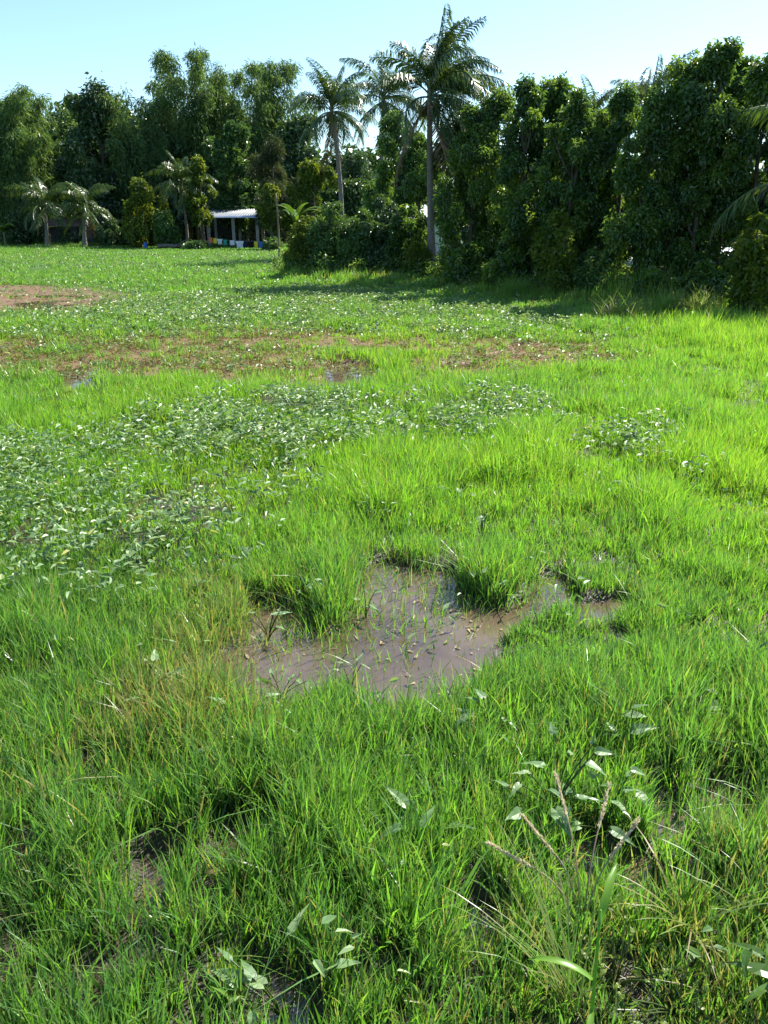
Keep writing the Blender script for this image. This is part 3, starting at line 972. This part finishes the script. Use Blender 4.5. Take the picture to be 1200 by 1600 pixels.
make_tree('broadleaf_tree', 172, 79, 143, 105, 'tall very dark tree with a narrow top on the left', group=FAR, mat='leaf_dark', n=22000, leaf=(.36, .2), base=.08, seed=2, kind='column')
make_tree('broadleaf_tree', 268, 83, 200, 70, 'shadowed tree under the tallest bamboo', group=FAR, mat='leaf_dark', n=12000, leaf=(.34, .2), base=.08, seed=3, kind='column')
make_tree('broadleaf_tree', 340, 77, 216, 48, 'slim tree hung with glossy vines left of the shed roof', group=FAR, mat='leaf_mid', n=8000, leaf=(.34, .2), base=.22, seed=4, kind='column')
make_tree('broadleaf_tree', 376, 78, 193, 62, 'glossy leaved tree on a thin pale trunk above the shed roof', group=FAR, mat='leaf_mid', n=9000, leaf=(.38, .22), base=.34, seed=5, kind='column')
make_tree('shrub', 374, 77, 303, 85, 'large-leaved bush spreading just behind the shed roof', 'bush', mat='leaf_mid', n=3600, leaf=(.5, .28), seed=6, kind='shrub')
make_tree('broadleaf_tree', 470, 82, 182, 90, 'dark green tree between the feathery tree and the leftmost tall palm', group=FAR, mat='leaf_dark', n=18000, leaf=(.36, .2), base=.08, seed=7, kind='column')
make_tree('feathery_tree', 430, 72, 222, 72, 'soft grey-green feathery tree right of the shed', group=FAR, mat='leaf_gray', n=17000, leaf=(.42, .04), base=.08, seed=8, kind='column', droop=.9)
make_tree('broadleaf_tree', 492, 68, 256, 62, 'fresh green leafy tree left of the leaning palm trunk', group=FAR, mat='leaf_yellow', n=9000, leaf=(.32, .17), base=.04, seed=9, kind='column', nb=16)
make_tree('broadleaf_tree', 556, 84, 236, 95, 'dark low tree between the two left tall palms', group=FAR, mat='leaf_dark', n=14000, leaf=(.38, .22), base=.06, seed=10)
make_tree('broadleaf_tree', 424, 66, 288, 46, 'small yellow-green tree beside the thin wooden pole', group=FAR, mat='leaf_yellow', n=5200, leaf=(.28, .15), base=.15, seed=11, nb=13)
make_tree('broadleaf_tree', 316, 70, 252, 40, 'bright yellow-green tree with a bare trunk left of the shed', group=FAR, mat='leaf_yellow', n=5200, leaf=(.28, .16), base=.3, seed=12, kind='column', nb=14)
make_tree('broadleaf_tree', 226, 71, 278, 62, 'yellowish bushy tree in front of the dark trees', group=FAR, mat='leaf_yellow', n=8500, leaf=(.28, .15), base=.03, seed=13, nb=20, kind='column')
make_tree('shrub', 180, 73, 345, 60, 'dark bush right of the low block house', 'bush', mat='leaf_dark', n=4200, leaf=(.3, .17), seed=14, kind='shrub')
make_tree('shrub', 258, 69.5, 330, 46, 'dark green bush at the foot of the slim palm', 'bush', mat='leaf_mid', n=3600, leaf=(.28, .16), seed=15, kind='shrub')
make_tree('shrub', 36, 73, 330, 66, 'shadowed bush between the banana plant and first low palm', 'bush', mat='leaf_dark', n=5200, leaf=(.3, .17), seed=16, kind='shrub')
make_tree('shrub', 298, 66.5, 379, 44, 'low weedy bush at the left corner of the shed', 'bush', mat='leaf_mid', n=1800, leaf=(.24, .13), seed=17, kind='shrub')
make_tree('shrub', 426, 64.5, 372, 34, 'pale bush at the right end of the washing line', 'bush', mat='leaf_bamboo', n=1600, leaf=(.24, .12), seed=19, kind='shrub')
make_tree('shrub', 104, 74.5, 362, 40, 'low dark bush added to dim the left half of the block house', 'bush', mat='leaf_dark', n=2200, leaf=(.24, .13), seed=20, kind='shrub')  # this dark bush and the next are added to make the house look dimmer
make_tree('shrub', 160, 74.5, 356, 34, 'low dark bush added to dim the right half of the block house', 'bush', mat='leaf_dark', n=2200, leaf=(.24, .13), seed=21, kind='shrub')
make_banana(4, 71, 332, 'banana plant with arching leaves at the left edge', 3)
make_banana(462, 64, 300, 'banana plant behind the bushes right of the pole', 4)

gpal = np.random.default_rng(77)
SET_S = frond_set(2.9, .62, gpal, 44)
SMALLP = 'small palms along the far left trees'
make_palm(70, 71, 318, 70, 2.9, 'short palm with wide fronds near the left edge', 1, nf=24, fs_=1.2, r0=.17, sets=SET_S, nuts=False, group=SMALLP, dead=1, bow=0)
make_palm(132, 71, 322, 128, 2.9, 'short palm in front of the low block house', 2, nf=24, fs_=1.2, r0=.17, sets=SET_S, nuts=False, group=SMALLP, dead=2, bow=0)
make_palm(283, 70.5, 285, 290, 2.9, 'slim palm with a tall trunk left of the roofed shed', 3, nf=24, fs_=1.2, r0=.14, sets=SET_S, nuts=False, group=SMALLP, dead=1, bow=.1)
TALLP = 'tall coconut palms over the trees'
SET_L = frond_set(3.4, .68, gpal, 78)
make_palm(517, 45, 168, 531, 3.0, 'leftmost tall coconut palm, on a leaning trunk', 4, nf=28, r0=.145, sets=SET_L, group=TALLP, bow=.25, wind=.2, fs_=.9)
make_palm(599, 50, 150, 591, 3.0, 'middle tall coconut palm with long drooping fronds', 5, nf=26, r0=.14, sets=SET_L, group=TALLP, bow=.1, el_bias=.1, wind=.4, fs_=1.05)
make_palm(671, 27.8, 140, 677, 3.0, 'tallest coconut palm with a straight bare trunk', 6, nf=34, r0=.13, sets=SET_L, group=TALLP, bow=-.05, wind=.85, el_bias=-.5, fs_=.83)
make_palm(915, 29, 200, 915, 2.9, 'palm whose fronds stick out above the middle of the right tree row', 7, nf=18, sets=SET_L, group=TALLP, nuts=False, dead=0, el_bias=-1.0, fs_=.6)
make_palm(1012, 26.5, 168, 1008, 2.9, 'palm showing only frond tips left of the tallest row tree', 8, nf=18, sets=SET_L, group=TALLP, nuts=False, dead=0, el_bias=-1.0, fs_=.6)
make_palm(1312, 18.0, 278, 1316, 2.3, 'palm reaching in from the right edge with pale shining fronds', 9, nf=18, sets=SET_S, nuts=False, dead=2, el_bias=.5)

# ================================================================== TREES: block in the middle and the row on the right
ROW = 'tall leafy trees of the right-hand row'
row = [
    (712, 34.0, 190, 84, 'first row tree beside the tallest palm trunk, pale top leaves'),
    (736, 33.0, 166, 84, 'row tree second from the tallest palm trunk'),
    (772, 31.8, 140, 88, 'row tree third from the tallest palm trunk'),
    (812, 30.6, 120, 90, 'round-topped row tree fourth from the tallest palm trunk'),
    (850, 29.6, 120, 84, 'row tree just left of the fronds behind the row'),
    (888, 28.6, 142, 80, 'row tree standing before the fronds behind the row'),
    (926, 28.0, 172, 76, 'lowest row tree in the dip right of the fronds'),
    (964, 27.2, 138, 84, 'row tree right of the dip in the row'),
    (1003, 26.4, 146, 84, 'row tree left of the tallest bright row tree'),
    (1052, 25.2, 92, 104, 'bright-topped tallest row tree with sunlit leaves'),
    (1088, 26.4, 68, 84, 'slender row tree whose top rises above its bright neighbour'),
    (1128, 26.0, 90, 84, 'open-topped row tree right of the slender one'),
    (1170, 25.4, 84, 94, 'row tree nearest the right edge with ragged top'),
    (1222, 25.0, 108, 100, 'row tree cut by the right edge of the view'),
    (1285, 24.0, 120, 100, 'row tree beyond the right edge of the view'),
]
for k, (px, Y, top, w, lab) in enumerate(row[:-1]):
    make_tree('broadleaf_tree', px, Y * .81 + (.9, -.7, .5, -.9, .8, -.4, 1.0)[k % 7], top, w * 1.0, lab, group=ROW, kind='column', mat='leaf_row', n=19000, leaf=(.115, .06), base=(.42 if k == 0 else .17 if px in (964, 1003, 1052) else .07), seed=100 + k, r0=.09, nb=44, droop=.8, shell=.35)
make_tree('broadleaf_tree', 618, 38, 176, 70, 'open sunlit tree between the two right tall palms', group=FAR, mat='leaf_row', n=11000, leaf=(.15, .08), base=.12, seed=201, kind='column', r0=.08, nb=30)
make_tree('broadleaf_tree', 652, 37, 205, 64, 'thin-crowned tree left of the tallest palm trunk', group=FAR, mat='leaf_row', n=9000, leaf=(.15, .08), base=.42, seed=202, kind='column', r0=.08, nb=30)
make_tree('broadleaf_tree', 585, 42, 290, 66, 'low glossy tree under the middle tall palm', group=FAR, mat='leaf_mid', n=7000, leaf=(.2, .11), base=.05, seed=203, kind='column', r0=.08)
BUSH = 'bushes of the block in mid field'
for k, (px, Y, top, w, mat, lab) in enumerate([
    (480, 36.5, 345, 66, 'leaf_yellow', 'light bush at the left end of the mid-field bushes'),  # lighter leaf colours on the left bushes stand in for sunlit leaves
    (522, 36.0, 322, 74, 'leaf_mid', 'round bush below the leaning palm trunk'),
    (562, 35.5, 335, 70, 'leaf_mid', 'bush in the middle of the mid-field bushes'),
    (603, 35.0, 312, 74, 'leaf_dark', 'darkest bush of the mid-field bushes'),
    (640, 34.5, 325, 62, 'leaf_row', 'dark bush left of the tallest palm foot'),
    (650, 32.6, 372, 36, 'leaf_yellow', 'small sunlit bush at the foot of the tallest palm'),
]):
    make_tree('shrub', px, Y * .85, top, w * 1.15, lab, 'bush', BUSH, kind='shrub', mat=mat, n=12000, leaf=(.13, .07), seed=300 + k, nb=30)
UND = 'undergrowth bushes below the right-hand row'
for k, (px, Y, top, w, mat, lab) in enumerate([
    (735, 31.0, 385, 66, 'leaf_row', 'dim bush below the second row tree'),
    (800, 29.0, 380, 70, 'leaf_row', 'dim bush below the fourth row tree'),
    (876, 26.4, 340, 66, 'leaf_yellow', 'sunlit yellow-green bush at the foot of the row'),
    (935, 26.0, 395, 60, 'leaf_mid', 'dim bush right of the sunlit yellow-green bush'),
    (1110, 23.6, 415, 60, 'leaf_row', 'low bush in front of the pale roof strip'),
    (1186, 20.5, 345, 62, 'leaf_yellow', 'light green ferny bush at the right edge'),
    (1030, 24.0, 425, 70, 'leaf_row', 'low dim bush below the tallest bright row tree'),
]):
    make_tree('shrub', px, Y * .82, top, w * 1.15, lab, 'bush', UND, kind='shrub', mat=mat, n=5200, leaf=(.14, .07), seed=400 + k, nb=24)
for k, (px, py, lab) in enumerate([(965, 505, 'tan grass tuft on the bank under the trees'), (1085, 500, 'pale dry grass tuft further right on the bank'), (800, 470, 'greenish tall weed tuft on the bank in the tree shade')]):
    arch_grass('bank_tussock', px, py, [(R(a), g0.uniform(.3, .85), g0.uniform(50, 89), g0.uniform(40, 130)) for a in g0.uniform(0, 360, 420)], lab, 20 + k, w=.006, dry=.95 if k < 2 else .3)

# woods that close the view behind the single trees
gw = np.random.default_rng(99)
wd = MB()
blobs = []
for x in np.arange(-62, 6, 1.5):
    top = 9.5 + 2.2 * vn(np.array([x * .2]), np.array([1.]), 4)[0]
    top += 3.0
    if x > -14: top = 9.6
    if x > -3.5: top = 8.6
    for z in np.arange(.6, top, 1.3):
        s = gw.uniform(1.1, 1.9)
        blobs.append((x + gw.normal() * .5, 96 + gw.normal() * 2, z, s, s, s * .9))
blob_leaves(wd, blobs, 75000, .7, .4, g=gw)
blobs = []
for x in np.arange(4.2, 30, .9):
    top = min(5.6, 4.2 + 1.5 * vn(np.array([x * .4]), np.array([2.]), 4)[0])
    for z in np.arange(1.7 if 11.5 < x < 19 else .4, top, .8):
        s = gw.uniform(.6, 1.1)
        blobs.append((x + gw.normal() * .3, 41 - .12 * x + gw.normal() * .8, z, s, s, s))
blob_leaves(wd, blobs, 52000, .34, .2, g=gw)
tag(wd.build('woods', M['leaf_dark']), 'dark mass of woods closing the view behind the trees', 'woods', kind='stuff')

# rank weeds at the feet of the right-hand row
ub = MB(); blobs = []
for x in np.arange(-4, 16, .38):
    y = tree_line(np.array([x]))[0]
    for q in range(4):
        s = gw.uniform(.2, .42)
        blobs.append((x + gw.normal() * .2, y + gw.uniform(-.8, 2.0), .22 + s * gw.uniform(.3, 1.3), s, s, s))
blob_leaves(ub, blobs, 34000, .13, .055, droop=.4, g=gw)
tag(ub.build('undergrowth', M['leaf_row']), 'rank weeds growing along the foot of the tree row', 'undergrowth', kind='stuff')

# ================================================================== BUILT THINGS
# open shed with a sheet-metal roof
Y0 = 72.0
c = at(366, 388, Y0)
root = empty('shed', (c[0], Y0, 0), 'open-sided shed with a shiny sheet-metal roof at the far end', 'shed')
hw = 2.15
def eave(u):
    return u
fl = MB(); fl.box(-hw - .1, hw + .1, -.15, 3.4, -.05, .22); fl.build('floor_slab', M['concrete'], root)
for px_ in (-hw, .05, hw):
    for yy in (0.0, 3.2):
        pb = MB(); pb.box(px_ - .13, px_ + .13, yy - .13, yy + .13, .22, 2.50 + (.56 if yy else 0)); pb.build('post', M['concrete'], root)
bw = MB(); bw.box(-hw + .14, .5, 3.13, 3.27, .22, 2.95); bw.box(.5, hw - .14, 3.14, 3.26, .22, 1.1); bw.build('back_wall', M['darkwall'], root)  # near-black back wall paints in the shed's shaded interior
lw = MB(); lw.box(.25, hw - .2, .05, .15, .22, .62); lw.build('low_wall', M['block'], root)
bm_ = MB(); bm_.box(-hw - .2, hw + .2, -.09, .09, 2.50, 2.585); bm_.box(-hw - .2, hw + .2, 3.1, 3.3, 3.06, 3.15); bm_.build('roof_beam', M['pole'], root)
rf = MB(); nu = 97
u = np.linspace(-hw - .42, hw + .42, nu); zz = .022 * np.sin(np.arange(nu) * math.pi / 2)
V = []
for yy, z in ((-.55, 2.52), (3.75, 3.3)):
    V.append(np.stack([u, 0 * u + yy, z + zz], 1)); V.append(np.stack([u, 0 * u + yy, z + zz - .02], 1))
V = np.concatenate(V)
k = np.arange(nu - 1)[:, None]
F = [k + np.array([[0, 1, 2 * nu + 1, 2 * nu]]), k + np.array([[nu, 3 * nu, 3 * nu + 1, nu + 1]]), k + np.array([[0, nu, nu + 1, 1]]), k + np.array([[2 * nu, 2 * nu + 1, 3 * nu + 1, 3 * nu]])]
rf.add(V, F); rf.build('roof', M['metal'], root, True)
tb = MB(); tb.box(.9, 1.9, 1.2, 1.9, .92, .97)
for a in (.95, 1.8):
    for b in (1.25, 1.8): tb.box(a, a + .06, b, b + .06, .22, .92)
o = tb.build('table', M['pole']); o.location = (c[0], Y0, 0); tag(o, 'plain wooden table standing inside the open shed', 'table')

# washing line with the washing on it
YL = 69.0
a = at(326, 371, YL); b = at(424, 377, YL)
root = empty('washing_line', (a[0], YL, 0), 'sagging washing line stretched in front of the open shed', 'washing line')
lb = MB(); t = np.linspace(0, 1, 20)
def line_at(f):
    return a[0] + (b[0] - a[0]) * f, a[2] + (b[2] - a[2]) * f - .32 * 4 * f * (1 - f) * .5
lx, lz = line_at(t)
lb.tube(np.stack([lx - a[0], 0 * t, lz], 1), .012, 5); lb.build('rope', M['rope'], root)
for f in (0, 1):
    q = MB(); X, Z = line_at(f); q.tube([(X - a[0], 0, -.05), (X - a[0], 0, Z * .5), (X - a[0], 0, Z + .08)], .035, 7); q.build('line_post', M['pole'], root)
wash = [(.03, .30, .42, 'orange', 'towel', 'orange towel at the left end of the washing line'), (.10, .28, .40, 'yellow', 'cloth', 'dull yellow cloth beside the orange towel'),
        (.175, .36, .42, 'pale', 'shirt', 'pale green shirt left of the teal cloth'), (.26, .28, .42, 'teal', 'cloth', 'teal cloth on the left half of the washing line'),
        (.37, .38, .36, 'white', 'cloth', 'small white cloth right of the teal cloth'), (.49, .52, .58, 'white', 'shirt', 'white shirt in the middle of the washing line'),
        (.585, .36, .6, 'navy', 'trousers', 'dark trousers right of the white shirt'), (.67, .42, .62, 'black', 'shirt', 'black shirt left of the yellow towel'),
        (.75, .28, .58, 'yellow', 'towel', 'bright yellow towel on the right half of the washing line'), (.83, .34, .62, 'blue', 'shirt', 'blue shirt between the yellow towel and red cloth'),
        (.893, .16, .52, 'red', 'cloth', 'narrow dark red cloth right of the blue shirt'), (.955, .44, .56, 'lilac', 'sheet', 'pale lilac sheet at the right end of the washing line')]
for k, (f, w, h, colr, nm, lab) in enumerate(wash):
    X, Z = line_at(f)
    g = np.random.default_rng(60 + k)
    cb = MB()
    for sgn in (-1, 1):                                           # folded over the line: a front and a back fall
        nu_, nv_ = 9, 8
        U, V_ = np.meshgrid(np.linspace(-.5, .5, nu_), np.linspace(0, 1, nv_))
        ww = np.full(U.shape, w)
        if nm == 'shirt': ww = w * np.where(V_ < .3, 1.35 - .5 * V_, .95)
        hh = h * (1 if sgn < 0 else .9)
        yy = sgn * (.014 + .05 * V_ * (.6 + .4 * np.sin(U * 17 + k * 2 + V_ * 2)))
        z = -V_ * hh * (1 - .03 * np.cos(U * 9 + k))
        if nm == 'trousers': z = np.where((np.abs(U) < .07) & (V_ > .5), -.5 * hh, z)
        i = (np.arange(nv_ - 1)[:, None] * nu_ + np.arange(nu_ - 1)[None]).ravel()
        cb.add(np.stack([U * ww, yy, z + .012 * (V_ < .01)], -1).reshape(-1, 3), [np.stack([i, i + 1, i + nu_ + 1, i + nu_], 1)])
    o = cb.build(nm, CLOTH[colr], None, True); o.location = (X, YL, Z + .014)
    tag(o, lab, 'laundry', 'washing hung on the line')

# the lone pole in the field
p = gp(436, 417)
top = at(435, 302, p[1])
pb = MB(); t = np.linspace(0, 1, 10)
pb.tube(np.stack([.06 * np.sin(t * 3), 0 * t, -.2 + t * (top[2] + .2)], 1), .055 - .018 * t, 7)
pr = empty('wooden_pole', (p[0], p[1], 0), 'thin wooden pole standing alone in the field left of the bushes', 'pole')
pb.build('shaft', M['pole'], pr, True)
mb = MB(); blob_leaves(mb, [(0, 0, .12, .3, .3, .22)], 500, .2, .02, droop=-.6, g=gw); o = mb.build('grass_tuft', M['leaf_mid']); o.location = (p[0], p[1], 0)
tag(o, 'dark tuft of grass round the foot of the lone pole', 'grass tuft')

# low block house, fallen log and the blue drum under the left trees
c = at(132, 388, 76)
root = empty('block_house', (c[0], 76, 0), 'low dim block house with a rusty roof under the left palms', 'house')
wl = MB(); wl.box(-3.0, 3.0, 0, .18, 0, 1.75); wl.box(-3.0, -2.82, .18, 4, 0, 1.75); wl.box(2.82, 3.0, .18, 4, 0, 1.75); wl.box(-2.82, 2.82, 3.82, 4, 0, 1.75); wl.build('wall', M['block'], root)
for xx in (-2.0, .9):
    w_ = MB(); w_.box(xx, xx + .9, -.03, -.004, .75, 1.5); w_.build('window', M['dark'], root)  # dark panel on the solid wall stands in for an unlit opening
d_ = MB(); d_.box(-.5, .35, -.03, -.004, .02, 1.65); d_.build('door', M['darkwall'], root)
rf = MB(); u = np.linspace(-3.4, 3.4, 69); zz = .02 * np.sin(np.arange(69) * math.pi / 2)
V = np.concatenate([np.stack([u, 0 * u - .7, 1.8 + zz], 1), np.stack([u, 0 * u + 2, 2.55 + zz], 1), np.stack([u, 0 * u + 4.6, 1.8 + zz], 1)])
k = np.arange(68)[:, None]
rf.add(V, [k + np.array([[0, 1, 70, 69]]), k + np.array([[69, 70, 139, 138]])]); rf.build('roof', M['rust'], root, True)
c = gp(262, 391)
lg = MB(); t = np.linspace(0, 1, 9)
lg.tube(np.stack([-1.5 + 3 * t, .2 * np.sin(t * 4), .22 + .18 * t + .05 * np.sin(t * 9)], 1), .17 - .08 * t, 8)
lg.tube([(.2, .05, .3), (.7, -.2, .6), (1.0, -.3, .75)], [.06, .045, .02], 6)
o = lg.build('fallen_log', M['palm_bark'], None, True); o.location = (c[0], 68.5, 0); tag(o, 'pale fallen log lying at the foot of the far trees', 'log')
th = np.linspace(0, 1, 9)
dr = MB(); dr.tube(np.stack([0 * th, 0 * th, th * .55], 1), np.array([.15, .17, .17, .16, .17, .17, .17, .13, .06]), 12)
o = dr.build('plastic_drum', CLOTH['blue'], None, True); c = at(228, 388, 68.6); o.location = (c[0], 68.6, .02); tag(o, 'small blue plastic drum left of the fallen log', 'drum')

# white house seen past the palm trunk, low pale-roofed pen behind the row
c = at(680, 350, 47)
root = empty('white_house', (c[0], 47, 0), 'white-walled house glimpsed right of the tallest palm trunk', 'house')
wl = MB(); wl.box(-1.3, 1.5, 0, .2, 0, 2.3); wl.box(-1.3, -1.1, .2, 3, 0, 2.3); wl.box(1.3, 1.5, .2, 3, 0, 2.3); wl.build('wall', M['whitewall'], root)
rf = MB(); rf.add([(-1.7, -.5, 2.3), (1.9, -.5, 2.3), (1.9, 3.4, 3.1), (-1.7, 3.4, 3.1), (-1.7, -.5, 2.25), (1.9, -.5, 2.25), (1.9, 3.4, 3.05), (-1.7, 3.4, 3.05)],
                  [np.array([(0, 1, 2, 3), (7, 6, 5, 4), (0, 4, 5, 1), (1, 5, 6, 2), (2, 6, 7, 3), (3, 7, 4, 0)])]); rf.build('roof', M['palemetal'], root)
c = at(1050, 405, 28)
root = empty('animal_pen', (c[0], 28, 0), 'long low pen with a pale metal roof behind the right tree trunks', 'animal pen')
rf = MB(); u = np.linspace(-3.2, 3.2, 81); zz = .015 * np.sin(np.arange(81) * math.pi / 2)
V = np.concatenate([np.stack([u, 0 * u - .4, .85 + zz], 1), np.stack([u, 0 * u + 1.6, 1.2 + zz], 1), np.stack([u, 0 * u - .4, .82 + zz], 1), np.stack([u, 0 * u + 1.6, 1.17 + zz], 1)])
k = np.arange(80)[:, None]
rf.add(V, [k + np.array([[0, 1, 82, 81]]), k + np.array([[162, 243, 244, 163]]), k + np.array([[0, 162, 163, 1]])]); rf.build('roof', M['palemetal'], root)
for xx in (-3, -1, 1, 3):
    q = MB(); q.box(xx - .05, xx + .05, -.05, .05, 0, .86); q.build('post', M['pole'], root)
q = MB(); q.box(-3.05, 3.05, .06, .12, .1, .6); q.build('rail_boards', M['darkwall'], root)

# ================================================================== LIGHT, SKY, CAMERA
EL, AZ = R(46), R(50)
S = Vector((math.sin(AZ) * math.cos(EL), math.cos(AZ) * math.cos(EL), math.sin(EL)))
sun = bpy.data.lights.new('sun', 'SUN'); sun.energy = 5.0; sun.angle = R(.53); sun.color = (1, .95, .86)
so = bpy.data.objects.new('sun', sun); COL.objects.link(so)
so.rotation_euler = (-S).to_track_quat('-Z', 'Y').to_euler(); so.location = (20, 20, 40)
w = bpy.data.worlds.new('World'); SC.world = w; w.use_nodes = True
nt = w.node_tree; bg = nt.nodes['Background']
sk = nt.nodes.new('ShaderNodeTexSky'); sk.sky_type = 'NISHITA'; sk.sun_disc = False
sk.sun_elevation = EL; sk.sun_rotation = AZ; sk.air_density = 1.0; sk.dust_density = .5; sk.ozone_density = 1.2
tn = nt.nodes.new('ShaderNodeMix'); tn.data_type = 'RGBA'; tn.blend_type = 'MULTIPLY'; tn.inputs[0].default_value = 1
tn.inputs[7].default_value = (.84, .98, 1.03, 1)                  # clear tropical sky, a little cyan
nt.links.new(sk.outputs[0], tn.inputs[6]); nt.links.new(tn.outputs[2], bg.inputs[0]); bg.inputs[1].default_value = .088

cam = bpy.data.cameras.new('camera'); cam.sensor_fit = 'VERTICAL'; cam.sensor_height = 24; cam.lens = 24 * FPX / 1600
cam.clip_start = .05; cam.clip_end = 2000
co = bpy.data.objects.new('camera', cam); COL.objects.link(co)
co.location = (0, 0, EYE); co.rotation_euler = (math.pi / 2 - PITCH, 0, 0)
SC.camera = co
SC.view_settings.view_transform = 'Standard'; SC.view_settings.look = 'None'; SC.view_settings.gamma = 1; SC.view_settings.use_curve_mapping = False
SC.view_settings.exposure = 1.42
cy = SC.cycles
cy.max_bounces = 6; cy.diffuse_bounces = 3; cy.glossy_bounces = 2; cy.transmission_bounces = 4; cy.transparent_max_bounces = 4
cy.use_denoising = True; cy.caustics_reflective = False; cy.caustics_refractive = False
cy.sample_clamp_indirect = 6
